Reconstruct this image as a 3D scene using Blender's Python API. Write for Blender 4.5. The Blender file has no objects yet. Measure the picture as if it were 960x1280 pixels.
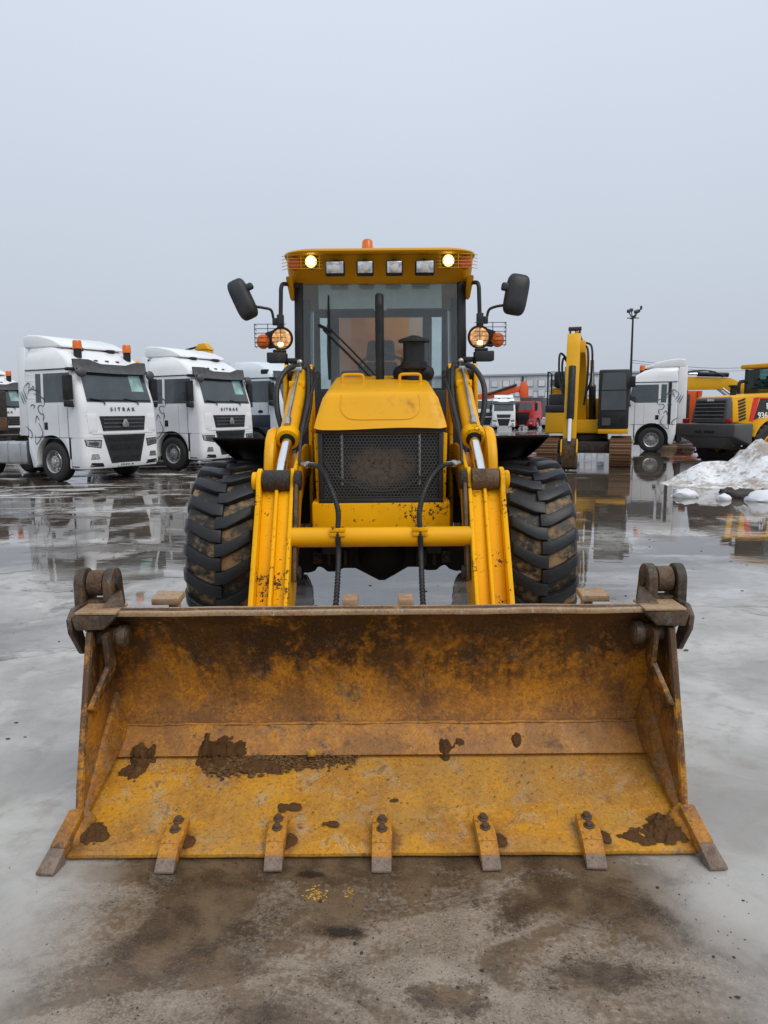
import bpy, bmesh, math, random
from mathutils import Vector, Matrix, noise
R = math.radians
rnd = random.Random(7)
scene = bpy.context.scene
C = scene.collection

# ------------------------------------------------------------------ camera
CAM_H, PITCH, ROLL, FPX = 1.66, math.atan(124 / 900), R(0.45), 900.0
cam_d = bpy.data.cameras.new('camera')
cam_d.sensor_fit = 'HORIZONTAL'; cam_d.sensor_width = 36.0
cam_d.lens = 36.0 * FPX / 960.0
cam_d.clip_start = 0.05; cam_d.clip_end = 5000
cam = bpy.data.objects.new('camera', cam_d); C.objects.link(cam)
cam.matrix_world = Matrix.Translation((0, 0, CAM_H)) @ Matrix.Rotation(R(90) - PITCH, 4, 'X') @ Matrix.Rotation(-ROLL, 4, 'Z')
scene.camera = cam
scene.view_settings.view_transform = 'Standard'
scene.view_settings.look = 'None'
scene.view_settings.exposure = 0.0
scene.view_settings.gamma = 1.0

# ------------------------------------------------------------------ overcast sky
SUN_EL, SUN_ROT = R(52), R(140)
world = bpy.data.worlds.new('World'); scene.world = world
world.use_nodes = True
wt = world.node_tree; wt.nodes.clear()
def wn(t, **k):
    n = wt.nodes.new(t)
    for a, b in k.items(): setattr(n, a, b)
    return n
w_out = wn('ShaderNodeOutputWorld'); w_bg = wn('ShaderNodeBackground')
w_sky = wn('ShaderNodeTexSky', sky_type='NISHITA', sun_disc=False, sun_elevation=SUN_EL, sun_rotation=SUN_ROT,
           air_density=1.5, dust_density=5.0, ozone_density=1.0)
w_tc = wn('ShaderNodeTexCoord'); w_sep = wn('ShaderNodeSeparateXYZ')
w_ramp = wn('ShaderNodeValToRGB')
cr = w_ramp.color_ramp
cr.elements[0].position = 0.0; cr.elements[0].color = (0.515, 0.565, 0.65, 1)
cr.elements[1].position = 1.0; cr.elements[1].color = (0.88, 0.96, 1.08, 1)
e = cr.elements.new(0.45); e.color = (0.685, 0.75, 0.86, 1)
w_cl = wn('ShaderNodeTexNoise'); w_cl.inputs['Scale'].default_value = 1.6; w_cl.inputs['Detail'].default_value = 4
w_cm = wn('ShaderNodeMapRange'); w_cm.inputs['To Min'].default_value = 9.7; w_cm.inputs['To Max'].default_value = 10.9
w_mul = wn('ShaderNodeVectorMath', operation='SCALE')
w_mix = wn('ShaderNodeMix', data_type='RGBA'); w_mix.inputs[0].default_value = 0.93
lk = wt.links.new
lk(w_tc.outputs['Generated'], w_sep.inputs[0]); lk(w_sep.outputs['Z'], w_ramp.inputs[0])
lk(w_tc.outputs['Generated'], w_cl.inputs['Vector']); lk(w_cl.outputs[0], w_cm.inputs[0])
lk(w_ramp.outputs[0], w_mul.inputs[0]); lk(w_cm.outputs[0], w_mul.inputs['Scale'])
lk(w_sky.outputs[0], w_mix.inputs[6]); lk(w_mul.outputs[0], w_mix.inputs[7])
lk(w_mix.outputs[2], w_bg.inputs['Color']); w_bg.inputs['Strength'].default_value = 0.1
lk(w_bg.outputs[0], w_out.inputs[0])

sun_d = bpy.data.lights.new('sun', 'SUN'); sun_d.energy = 1.5; sun_d.angle = R(35); sun_d.color = (1, 0.95, 0.87)
sun = bpy.data.objects.new('sun', sun_d); C.objects.link(sun)
# from behind the camera, high, to the right
_az = SUN_ROT
sdir = Vector((math.sin(_az) * math.cos(SUN_EL), math.cos(_az) * math.cos(SUN_EL), math.sin(SUN_EL)))
sun.rotation_euler = sdir.to_track_quat('Z', 'Y').to_euler()

# ------------------------------------------------------------------ material helpers
class NT:
    def __init__(s, name):
        s.m = bpy.data.materials.new(name); s.m.use_nodes = True
        s.t = s.m.node_tree; s.t.nodes.clear()
        s.out = s.n('ShaderNodeOutputMaterial'); s.tc = s.n('ShaderNodeTexCoord')
    def n(s, t, **k):
        x = s.t.nodes.new(t)
        for a, b in k.items(): setattr(x, a, b)
        return x
    def l(s, a, b): s.t.links.new(a, b)
    def put(s, sock, v):
        if isinstance(v, bpy.types.NodeSocket): s.l(v, sock)
        elif isinstance(v, (tuple, list)) and len(v) == 3 and sock.type == 'RGBA': sock.default_value = (*v, 1)
        else: sock.default_value = v
    def noise(s, scale, detail=5, rough=.55, dist=0, vec=None, out=0):
        x = s.n('ShaderNodeTexNoise'); x.inputs['Scale'].default_value = scale
        x.inputs['Detail'].default_value = detail; x.inputs['Roughness'].default_value = rough; x.inputs['Distortion'].default_value = dist
        s.l(vec or s.tc.outputs['Object'], x.inputs['Vector']); return x.outputs[out]
    def voro(s, scale, vec=None, out=0, feature='F1'):
        x = s.n('ShaderNodeTexVoronoi', feature=feature); x.inputs['Scale'].default_value = scale
        s.l(vec or s.tc.outputs['Object'], x.inputs['Vector']); return x.outputs[out]
    def mapv(s, scale=(1, 1, 1), rot=(0, 0, 0), loc=(0, 0, 0), vec=None):
        x = s.n('ShaderNodeMapping'); x.inputs['Scale'].default_value = scale; x.inputs['Rotation'].default_value = rot; x.inputs['Location'].default_value = loc
        s.l(vec or s.tc.outputs['Object'], x.inputs['Vector']); return x.outputs[0]
    def rng(s, v, a, b, c=0., d=1., smooth=True):
        x = s.n('ShaderNodeMapRange'); x.interpolation_type = 'SMOOTHSTEP' if smooth else 'LINEAR'
        for i, q in enumerate((v, a, b, c, d)): s.put(x.inputs[i], q)
        return x.outputs[0]
    def mix(s, f, a, b, mode='MIX'):
        x = s.n('ShaderNodeMix', data_type='RGBA', blend_type=mode)
        s.put(x.inputs[0], f); s.put(x.inputs[6], a); s.put(x.inputs[7], b); return x.outputs[2]
    def math(s, op, a, b=0., c=0., clamp=False):
        x = s.n('ShaderNodeMath', operation=op); x.use_clamp = clamp
        s.put(x.inputs[0], a); s.put(x.inputs[1], b); s.put(x.inputs[2], c); return x.outputs[0]
    def xyz(s, vec=None):
        x = s.n('ShaderNodeSeparateXYZ'); s.l(vec or s.tc.outputs['Object'], x.inputs[0]); return x.outputs
    def bump(s, h, strength=.3, dist=.01, nrm=None):
        x = s.n('ShaderNodeBump'); x.inputs['Strength'].default_value = strength; x.inputs['Distance'].default_value = dist
        s.l(h, x.inputs['Height'])
        if nrm: s.l(nrm, x.inputs['Normal'])
        return x.outputs[0]
    def bsdf(s, **k):
        x = s.n('ShaderNodeBsdfPrincipled')
        for a, b in k.items():
            s.put(x.inputs[a.replace('_', ' ')], b)
        s.l(x.outputs[0], s.out.inputs[0]); return x

def plain(name, col, rough=.5, metal=0., var=.12, scale=6., bump=0., spec=.5):
    t = NT(name)
    n = t.noise(scale, 5)
    dark = tuple(c * (1 - var * 2) for c in col); lite = tuple(min(1, c * (1 + var)) for c in col)
    c = t.mix(t.rng(n, .3, .7), dark, lite)
    r = t.rng(t.noise(scale * 2.3, 4), .3, .7, max(0.02, rough - .08), min(1, rough + .1))
    k = dict(Base_Color=c, Roughness=r, Metallic=metal)
    if bump: k['Normal'] = t.bump(t.noise(scale * 12, 4), bump, .004)
    b = t.bsdf(**k); b.inputs['Specular IOR Level'].default_value = spec
    return t.m

def dirty(name, col, dirt, amt=.5, rough=.35, scale=2.2, chips=.0, chipcol=(.08, .035, .015), spec=.5, coat=0., bmp=.12):
    """paint with film of dirt, streaks and small chips"""
    t = NT(name)
    n1 = t.noise(scale, 7, .6, .3)
    n2 = t.noise(scale * 9, 6, .65)
    st = t.noise(scale * 2, 5, .6, vec=t.mapv((4, 4, .5)))
    m = t.math('ADD', t.math('MULTIPLY', n1, .55), t.math('ADD', t.math('MULTIPLY', n2, .25), t.math('MULTIPLY', st, .2)))
    f = t.rng(m, .62 - amt * .2, .80 - amt * .2, 0, .85)
    base = t.mix(t.rng(t.noise(scale * .7, 3), .35, .65), tuple(c * .9 for c in col), col)
    c = t.mix(f, base, dirt)
    if chips:
        ch = t.rng(t.math('ADD', t.math('MULTIPLY', t.noise(scale * 14, 6, .75), .6), t.math('MULTIPLY', t.noise(scale * 1.7, 4, .6, vec=t.mapv((1, 1, 1), loc=(3, 8, 4))), .4)), .80 - chips * .27, .82 - chips * .27)
        c = t.mix(ch, c, chipcol)
    r = t.rng(f, 0, .8, rough, min(.95, rough + .4))
    b = t.bsdf(Base_Color=c, Roughness=r, Normal=t.bump(t.math('ADD', n2, f), bmp, .004 if bmp < .2 else .012))
    b.inputs['Specular IOR Level'].default_value = spec
    if coat: b.inputs['Coat Weight'].default_value = coat; b.inputs['Coat Roughness'].default_value = .08
    return t.m

def emis(name, col, strength, base=(.8, .8, .8), pattern=0.):
    t = NT(name)
    n = t.noise(30, 2)
    if pattern:   # prisms of the lamp glass
        strength = t.rng(t.voro(pattern), .1, .75, strength * 1.5, strength * .25)
    b = t.bsdf(Base_Color=t.mix(t.rng(n, .3, .7), base, tuple(c * .8 for c in base)), Roughness=.15, Emission_Color=col, Emission_Strength=strength)
    return t.m

def glass(name, tint=(.80, .86, .86), film=(.3, .3, .28), film_amt=.06, rough=.0, ior=1.5, nsc=5, translucent=0.):
    t = NT(name)
    tr = t.n('ShaderNodeBsdfTransparent'); t.put(tr.inputs[0], tint)
    gl = t.n('ShaderNodeBsdfGlossy'); gl.inputs['Roughness'].default_value = rough; t.put(gl.inputs[0], (1, 1, 1))
    fr = t.n('ShaderNodeFresnel'); fr.inputs[0].default_value = ior
    mx = t.n('ShaderNodeMixShader'); t.l(fr.outputs[0], mx.inputs[0]); t.l(tr.outputs[0], mx.inputs[1]); t.l(gl.outputs[0], mx.inputs[2])
    df = t.n('ShaderNodeBsdfDiffuse'); t.put(df.inputs[0], film)
    if translucent:
        tl = t.n('ShaderNodeBsdfTranslucent'); t.put(tl.inputs[0], film); m3 = t.n('ShaderNodeMixShader'); m3.inputs[0].default_value = translucent
        t.l(df.outputs[0], m3.inputs[1]); t.l(tl.outputs[0], m3.inputs[2]); df = m3
    m2 = t.n('ShaderNodeMixShader')
    t.l(t.rng(t.noise(nsc, 6, .6), .25, .8, film_amt * .5, film_amt * 1.5), m2.inputs[0])
    t.l(mx.outputs[0], m2.inputs[1]); t.l(df.outputs[0], m2.inputs[2]); t.l(m2.outputs[0], t.out.inputs[0])
    return t.m

M = {}
YEL = (.82, .395, .004)
MUD = (.17, .105, .055)
M['yellow'] = dirty('loader_yellow_paint', YEL, (.26, .125, .022), .34, .36, 2.0, .22, spec=.25)
M['yellow_worn'] = dirty('loader_yellow_paint_worn', (.88, .435, .002), (.30, .14, .022), .42, .45, 3.2, .86, spec=.12)
M['yellow_roof'] = dirty('cab_roof_yellow', (.60, .30, .006), (.22, .12, .025), .3, .3, 3.0, .0, spec=.3)
M['black'] = plain('black_plastic', (.014, .015, .016), .5, var=.25, bump=.08, spec=.35)
M['dark_metal'] = dirty('dark_painted_steel', (.024, .026, .028), (.075, .055, .038), .45, .45, 4, .2, spec=.35)
M['mirror_black'] = plain('mirror_shell', (.026, .028, .031), .55, var=.2, bump=.12)
M['fender'] = dirty('fender_black', (.008, .008, .008), (.038, .027, .018), .45, .6, 3, spec=.2)
M['chrome'] = plain('chromed_rod', (.82, .84, .87), .12, 1., var=.03)
M['steel'] = plain('zinc_steel', (.42, .42, .41), .35, .9, var=.15)
M['grease'] = dirty('greasy_steel', (.018, .015, .012), (.15, .080, .034), .66, .45, 9, .80, (.24, .11, .03), bmp=.8)
M['rusty'] = dirty('rusty_steel', (.13, .075, .035), (.055, .028, .015), .8, .55, 8, .5, chipcol=(.28, .15, .05), bmp=.6)
M['hose'] = plain('hose_rubber', (.014, .015, .017), .5, var=.2, scale=20)
M['interior'] = plain('cab_interior', (.055, .06, .065), .7, var=.1)
M['blind'] = plain('pale_sun_blind', (.80, .80, .76), .8, var=.04)
M['liner'] = plain('roof_liner', (.52, .50, .46), .8, var=.06)
M['glass'] = glass('cab_glass', (.90, .955, .95), (.36, .40, .43), .10)
M['glass_dusty'] = glass('dusty_rear_glass', (.92, .84, .74), (.80, .46, .25), .55, nsc=1.2, translucent=.6)
M['amber'] = plain('amber_lens', (.80, .16, .008), .2, var=.1)
M['amber_dull'] = plain('amber_marker_lens', (.52, .08, .008), .25, var=.1)
M['lampglass'] = plain('lamp_reflector', (.55, .56, .56), .12, .7, var=.25, scale=25)
M['led'] = emis('lit_led_lamp', (1, .98, .70), 8.0)
M['led_ring'] = emis('lit_lamp_reflector', (1, .93, .30), 1.1, (.6, .6, .4))
M['halogen'] = emis('lit_halogen_lamp', (1, .42, .10), .52, (.75, .45, .22), 42.)
M['bulb'] = emis('lit_bulb', (1, .78, .36), 9.0)
M['white'] = dirty('truck_white_paint', (.84, .85, .86), (.40, .37, .33), .24, .3, 1.1, coat=.2)
M['silverwhite'] = dirty('truck_ice_white_paint', (.66, .72, .76), (.34, .31, .27), .25, .28, 1.1, coat=.3)
M['navy'] = dirty('truck_navy_paint', (.022, .032, .048), (.10, .09, .08), .35, .35, 1.2)
M['red'] = dirty('truck_red_paint', (.55, .012, .014), (.20, .1, .08), .25, .3, 1.2, coat=.3)
M['grille'] = plain('truck_grille_plastic', (.016, .017, .020), .45, var=.15)
M['grey_plastic'] = plain('truck_grey_plastic', (.075, .072, .075), .5, var=.12)
M['truckglass'] = plain('truck_dark_glass', (.045, .062, .066), .05, var=.2, scale=1.2, spec=.9)
M['alloy'] = plain('wheel_alloy', (.50, .50, .50), .35, .85, var=.06, scale=3)
M['rubber'] = dirty('truck_tyre_rubber', (.022, .021, .021), (.07, .055, .042), .55, .7, 5)
M['decal'] = plain('blue_grey_decal', (.10, .14, .20), .4, var=.15)
M['letter'] = plain('dark_lettering', (.06, .06, .065), .35, .4, var=.1)
M['plate'] = plain('plate_white', (.66, .68, .68), .4, var=.08)
M['exc_yellow'] = dirty('excavator_yellow_paint', (.76, .385, .006), (.30, .18, .05), .25, .38, 1.3, .1, spec=.3)
M['track'] = dirty('rusty_track_steel', (.19, .095, .040), (.085, .052, .032), .6, .6, 3, .2)
M['cw_grey'] = dirty('counterweight_grey', (.085, .085, .088), (.16, .12, .08), .4, .5, 1.5)
M['redlens'] = plain('red_lens', (.35, .01, .015), .25, var=.15)
M['orange'] = dirty('orange_paint', (.70, .10, .015), (.3, .12, .05), .25, .4, 1.5)
M['decal_red'] = plain('decal_red', (.62, .014, .014), .4, var=.05)
M['decal_black'] = plain('decal_black', (.015, .015, .016), .4, var=.05)
M['decal_white'] = plain('decal_white', (.78, .78, .78), .4, var=.05)

# ---- worn bucket steel
def bucket_mat(name, c_paint, c_rust, c_dark, c_grey, dark_lo, dark_hi, scale=3., paint_bias=.5, film=None, teeth=False):
    t = NT(name)
    n1 = t.noise(scale, 8, .62, .6)
    n2 = t.noise(scale * 3.1, 8, .68, .5, vec=t.mapv((1, 1, .8), loc=(3, 7, 1)))
    n3 = t.noise(scale * 11, 6, .7)
    n4 = t.noise(scale * 55, 4, .6)
    vs = t.noise(scale * 1.5, 7, .7, .2, vec=t.mapv((5, 5, .55), loc=(1, 4, 2)))
    c = t.mix(t.rng(t.math('ADD', t.math('MULTIPLY', n1, .6), t.math('MULTIPLY', n3, .4)), paint_bias - .1, paint_bias + .1), c_paint, c_rust)
    c = t.mix(t.rng(n2, .52, .66, 0, .8), c, c_grey)
    # ochre flecks showing through
    c = t.mix(t.rng(n3, .56, .66, 0, .7), c, tuple(min(1, q * 1.25) for q in c_paint))
    z = t.xyz()[2]
    dk = t.math('ADD', t.rng(z, dark_lo, dark_hi, -.16, .13), t.math('ADD', t.math('MULTIPLY', n1, .45), t.math('ADD', t.math('MULTIPLY', vs, .3), t.math('MULTIPLY', n3, .25))))
    c = t.mix(t.rng(dk, .46, .60, 0, .95), c, c_dark)
    c = t.mix(t.rng(t.math('ADD', t.math('MULTIPLY', n2, .5), t.math('MULTIPLY', t.noise(scale * 6, 7, .72, .8, vec=t.mapv((1, 1, 1), loc=(9, 1, 5))), .5)), .545, .62, 0, .75), c, tuple(q * 1.6 for q in c_dark))
    c = t.mix(t.rng(n4, .60, .72, 0, .55), c, tuple(q * .3 for q in c_rust))
    if film:
        fl = t.math('ADD', t.math('MULTIPLY', t.noise(scale * .8, 6, .6, .8, vec=t.mapv((1, 1.6, 1), loc=(2, 3, 8))), .6), t.math('MULTIPLY', t.noise(scale * 18, 5, .7), .4))
        c = t.mix(t.rng(fl, .44, .60, .0, .60), c, film)
        c = t.mix(t.rng(t.noise(scale * 2.3, 7, .7, .3, vec=t.mapv((1, 1, 1), loc=(6, 6, 1))), .60, .68, 0, .7), c, (.20, .085, .02))
    if teeth:   # rust bled from the tooth bolts
        X, Y, Z = t.xyz()
        q = t.math('ABSOLUTE', t.math('SUBTRACT', t.math('MODULO', t.math('ADD', X, 10 * .397 + .17), .397), .1985))
        k = t.math('ADD', t.math('POWER', t.math('DIVIDE', q, .055), 2.), t.math('POWER', t.math('DIVIDE', t.math('SUBTRACT', Y, -2.44), .07), 2.))
        c = t.mix(t.rng(t.math('ADD', k, t.math('MULTIPLY', n3, 2.2)), 1.0, 2.6, .9, 0), c, (.12, .05, .018))
    # scratches
    sc = t.noise(scale * 4, 3, .5, vec=t.mapv((14, 14, .5), rot=(0, .25, 0)))
    c = t.mix(t.rng(sc, .67, .71, 0, .45), c, c_grey)
    # fine pitting, rust specks and worn points
    f1 = t.noise(150, 5, .75); f2 = t.noise(70, 6, .75, .4, vec=t.mapv((1, 1, 1), loc=(4, 2, 7))); f3 = t.noise(300, 3, .6)
    c = t.mix(t.rng(f2, .50, .66, 0, .62), c, tuple(q * .35 for q in c_rust))
    c = t.mix(t.rng(f1, .58, .70, 0, .55), c, tuple(min(1, q * 1.35 + .02) for q in c_paint))
    c = t.mix(t.rng(f3, .50, .72, 0, .35), c, tuple(q * 1.3 for q in c_dark))
    # long drag scratches
    for (rz, lo) in ((.12, 1.), (-.5, 3.), (1.2, 5.)):
        s_ = t.noise(1.0, 3, .55, .3, vec=t.mapv((90, 90, 2.2), rot=(.25, rz, .3), loc=(lo, lo, 0)))
        c = t.mix(t.rng(s_, .70, .745, 0, .5), c, tuple(min(1, q * 1.5 + .05) for q in c_grey))
    h = t.math('ADD', t.math('MULTIPLY', n3, .5), t.math('ADD', t.math('MULTIPLY', n4, .3), t.math('MULTIPLY', f2, .35)))
    t.bsdf(Base_Color=c, Roughness=t.rng(n2, .3, .7, .34, .7), Normal=t.bump(h, .5, .008))
    return t.m
M['blade'] = bucket_mat('bucket_blade_steel', (.60, .235, .008), (.25, .085, .008), (.016, .009, .005), (.27, .17, .075), .06, .92, 3.2, .49, (.13, .055, .012))
M['floor_b'] = bucket_mat('bucket_floor_steel', (.60, .275, .012), (.36, .145, .016), (.10, .048, .018), (.46, .33, .17), -.10, 1.0, 3.0, .52, (.34, .19, .055), teeth=True)
M['side_b'] = bucket_mat('bucket_side_steel', (.50, .20, .008), (.20, .078, .012), (.025, .015, .009), (.26, .17, .09), .12, .75, 4., .47)
M['strip_b'] = bucket_mat('bucket_edge_steel', (.52, .21, .008), (.30, .11, .010), (.04, .018, .008), (.32, .20, .10), -.1, .9, 4., .50, (.20, .085, .02))
M['top_b'] = bucket_mat('bucket_top_steel', (.40, .27, .15), (.30, .17, .08), (.08, .05, .03), (.45, .36, .26), .0, 3.2, 6., .5)
M['lug_b'] = bucket_mat('bucket_lug_steel', (.13, .078, .040), (.085, .048, .025), (.028, .020, .015), (.20, .175, .145), -.2, 1.6, 7., .5)
M['tooth'] = bucket_mat('tooth_steel', (.60, .26, .010), (.36, .13, .012), (.07, .035, .018), (.34, .22, .12), -.6, .9, 10., .5)
M['tip'] = dirty('tooth_bare_steel', (.23, .165, .125), (.12, .055, .025), .62, .36, 16, .5, (.06, .03, .018), bmp=.5)
M['mud'] = dirty('wet_mud', (.095, .045, .015), (.20, .10, .032), .62, .6, 22, .5, (.04, .018, .008), spec=.2, bmp=.5)
M['mud_dry'] = dirty('crumbled_soil', (.12, .06, .018), (.24, .12, .03), .6, .8, 30)
def tyre_mat(name, col, dirt, lo, hi):
    t = NT(name)
    n1 = t.noise(5, 7, .65, .4); n2 = t.noise(26, 6, .7); n3 = t.noise(90, 3)
    m = t.math('ADD', t.math('MULTIPLY', n1, .7), t.math('MULTIPLY', n2, .3))
    c = t.mix(t.rng(m, lo, hi, 0, .92), col, dirt)
    c = t.mix(t.rng(n2, .58, .7, 0, .6), c, tuple(q * .5 for q in dirt))
    b = t.bsdf(Base_Color=c, Roughness=t.rng(m, lo, hi, .40, .85), Normal=t.bump(t.math('ADD', n2, t.math('MULTIPLY', n3, .4)), .35, .006))
    b.inputs['Specular IOR Level'].default_value = .35
    return t.m
M['tyre_lug'] = tyre_mat('loader_tyre_lug', (.014, .0155, .018), (.12, .085, .05), .56, .72)
M['tyre_body'] = tyre_mat('loader_tyre_carcass', (.018, .016, .014), (.30, .20, .10), .47, .60)

# ------------------------------------------------------------------ mesh helpers
def rot_to(d):
    return Vector((0, 0, 1)).rotation_difference(Vector(d).normalized()).to_matrix().to_4x4()
class MB:
    """collects shapes; build() links them as one mesh object"""
    def __init__(s): s.v = []; s.f = []
    def add(s, vs, fs, M4=None):
        o = len(s.v)
        s.v += [tuple(M4 @ Vector(v)) if M4 else tuple(v) for v in vs]
        s.f += [tuple(o + i for i in f) for f in fs]; return s
    def box(s, c, d, rot=None):
        x, y, z = d[0] / 2, d[1] / 2, d[2] / 2
        vs = [(a * x, b * y, e * z) for a in (-1, 1) for b in (-1, 1) for e in (-1, 1)]
        m = Matrix.Translation(c) @ (rot.to_4x4() if rot else Matrix())
        return s.add(vs, [(0, 1, 3, 2), (4, 6, 7, 5), (0, 4, 5, 1), (2, 3, 7, 6), (0, 2, 6, 4), (1, 5, 7, 3)], m)
    def bb(s, x0, x1, y0, y1, z0, z1):
        return s.box(((x0 + x1) / 2, (y0 + y1) / 2, (z0 + z1) / 2), (abs(x1 - x0), abs(y1 - y0), abs(z1 - z0)))
    def hexa(s, lo, hi):
        """two quads (4 points each) joined"""
        return s.add(list(lo) + list(hi), [(3, 2, 1, 0), (4, 5, 6, 7), (0, 1, 5, 4), (1, 2, 6, 5), (2, 3, 7, 6), (3, 0, 4, 7)])
    def prism(s, poly, a, b, axis='x'):
        """extrude a 2-D polygon: axis x -> poly is (y,z); y -> (x,z); z -> (x,y)"""
        def p(q, t):
            return (t, q[0], q[1]) if axis == 'x' else (q[0], t, q[1]) if axis == 'y' else (q[0], q[1], t)
        n = len(poly)
        vs = [p(q, a) for q in poly] + [p(q, b) for q in poly]
        fs = [tuple(range(n - 1, -1, -1)), tuple(range(n, 2 * n))] + [(i, (i + 1) % n, n + (i + 1) % n, n + i) for i in range(n)]
        return s.add(vs, fs)
    def cyl(s, p0, p1, r0, r1=None, n=16):
        p0, p1 = Vector(p0), Vector(p1); r1 = r0 if r1 is None else r1
        m = rot_to(p1 - p0); L = (p1 - p0).length
        vs = []
        for z, r in ((0, r0), (L, r1)):
            vs += [(r * math.cos(2 * math.pi * i / n), r * math.sin(2 * math.pi * i / n), z) for i in range(n)]
        fs = [tuple(range(n - 1, -1, -1)), tuple(range(n, 2 * n))] + [(i, (i + 1) % n, n + (i + 1) % n, n + i) for i in range(n)]
        return s.add(vs, fs, Matrix.Translation(p0) @ m)
    def tube(s, path, r, n=8, smooth=0):
        P = [Vector(p) for p in path]
        if smooth: P = catmull(P, smooth)
        up = None; rings = []
        for i, p in enumerate(P):
            d = (P[min(i + 1, len(P) - 1)] - P[max(i - 1, 0)]).normalized()
            if up is None:
                up = d.orthogonal().normalized()
            up = (up - d * up.dot(d)).normalized(); sd = d.cross(up)
            rr = r[i] if isinstance(r, (list, tuple)) else r
            rings.append([p + up * (rr * math.cos(2 * math.pi * k / n)) + sd * (rr * math.sin(2 * math.pi * k / n)) for k in range(n)])
        return s.loft(rings, True)
    def loft(s, rings, closed=True, caps=True):
        n = len(rings[0]); vs = [q for r in rings for q in r]; fs = []
        for i in range(len(rings) - 1):
            for k in range(n if closed else n - 1):
                a, b = i * n + k, i * n + (k + 1) % n
                fs.append((a, b, b + n, a + n))
        if caps and closed:
            fs.append(tuple(range(n - 1, -1, -1))); fs.append(tuple(range((len(rings) - 1) * n, len(rings) * n)))
        return s.add(vs, fs)
    def lathe(s, prof, n=32, axis='x', c=(0, 0, 0), closed=True):
        """prof: (radius, along-axis)"""
        rings = []
        for k in range(n):
            a = 2 * math.pi * k / n; ca, sa = math.cos(a), math.sin(a)
            if axis == 'x': rings.append([(c[0] + t, c[1] + r * ca, c[2] + r * sa) for r, t in prof])
            elif axis == 'y': rings.append([(c[0] + r * ca, c[1] + t, c[2] + r * sa) for r, t in prof])
            else: rings.append([(c[0] + r * ca, c[1] + r * sa, c[2] + t) for r, t in prof])
        m = len(prof); vs = [q for r in rings for q in r]; fs = []
        for k in range(n):
            for i in range(m if closed else m - 1):
                a, b = k * m + i, k * m + (i + 1) % m; c2, d2 = ((k + 1) % n) * m + (i + 1) % m, ((k + 1) % n) * m + i
                fs.append((a, b, c2, d2))
        return s.add(vs, fs)
    def shell(s, P, Q, nu, nv):
        """closed shell between two maps of (u,v) in 0..1"""
        A = [P(i / nu, j / nv) for j in range(nv + 1) for i in range(nu + 1)]
        B = [Q(i / nu, j / nv) for j in range(nv + 1) for i in range(nu + 1)]
        N = len(A); w = nu + 1; fs = []
        for j in range(nv):
            for i in range(nu):
                a = j * w + i
                fs.append((a, a + 1, a + w + 1, a + w)); fs.append((N + a, N + a + w, N + a + w + 1, N + a + 1))
        for i in range(nu):
            fs.append((i, N + i, N + i + 1, i + 1)); a = nv * w + i; fs.append((a, a + 1, N + a + 1, N + a))
        for j in range(nv):
            a = j * w; fs.append((a, a + w, N + a + w, N + a)); a = j * w + nu; fs.append((a, N + a, N + a + w, a + w))
        return s.add(A + B, fs)
    def ball(s, c, r, sub=2, M4=None, amp=0., freq=3., seed=0.):
        bm = bmesh.new(); bmesh.ops.create_icosphere(bm, subdivisions=sub, radius=1)
        r = (r, r, r) if isinstance(r, (int, float)) else r
        vs = []
        for v in bm.verts:
            k = 1 + amp * noise.fractal(v.co * freq + Vector((seed, seed * 1.7, -seed)), 1., 2., 4) if amp else 1
            q = Vector((v.co.x * r[0] * k, v.co.y * r[1] * k, v.co.z * r[2] * k))
            vs.append(tuple((M4 @ q if M4 else q) + Vector(c)))
        bm.verts.index_update()
        fs = [tuple(v.index for v in f.verts) for f in bm.faces]; bm.free()
        return s.add(vs, fs)
    def mirror_x(s):
        n = len(s.v); s.v += [(-x, y, z) for x, y, z in s.v]; s.f += [tuple(reversed([i + n for i in f])) for f in s.f]; return s
    def mesh(s, name, bevel=0., seg=2, ang=35, off=None):
        bm = bmesh.new()
        vs = [bm.verts.new(Vector(v) - off if off else v) for v in s.v]
        for f in s.f:
            try: bm.faces.new([vs[i] for i in f])
            except ValueError: pass
        bmesh.ops.recalc_face_normals(bm, faces=bm.faces)
        if bevel:
            es = [e for e in bm.edges if len(e.link_faces) == 2 and e.calc_face_angle(0) > R(30)]
            bmesh.ops.bevel(bm, geom=es, offset=bevel, segments=seg, profile=.5, affect='EDGES', clamp_overlap=True)
        me = bpy.data.meshes.new(name); bm.to_mesh(me); bm.free()
        me.polygons.foreach_set('use_smooth', [True] * len(me.polygons))
        me.set_sharp_from_angle(angle=R(ang))
        return me
    def build(s, name, mat, parent=None, bevel=0., seg=2, ang=35, off=None):
        if off is None and parent is not None: off = OFFS.get(root_of(parent).name)
        me = s.mesh(name, bevel, seg, ang, off)
        o = bpy.data.objects.new(name, me); C.objects.link(o)
        me.materials.append(M[mat] if isinstance(mat, str) else mat)
        if parent is not None: o.parent = parent
        return o
OFFS = {}
def root_of(o):
    while o.parent: o = o.parent
    return o
def catmull(P, k):
    out = []
    for i in range(len(P) - 1):
        p0, p1, p2, p3 = P[max(i - 1, 0)], P[i], P[i + 1], P[min(i + 2, len(P) - 1)]
        for j in range(k):
            t = j / k
            out.append(.5 * ((2 * p1) + (p2 - p0) * t + (2 * p0 - 5 * p1 + 4 * p2 - p3) * t * t + (3 * p1 - p0 - 3 * p2 + p3) * t ** 3))
    out.append(P[-1]); return out
def tag(o, label=None, cat=None, group=None, kind=None):
    for k, v in (('label', label), ('category', cat), ('group', group), ('kind', kind)):
        if v: o[k] = v
    return o
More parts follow.
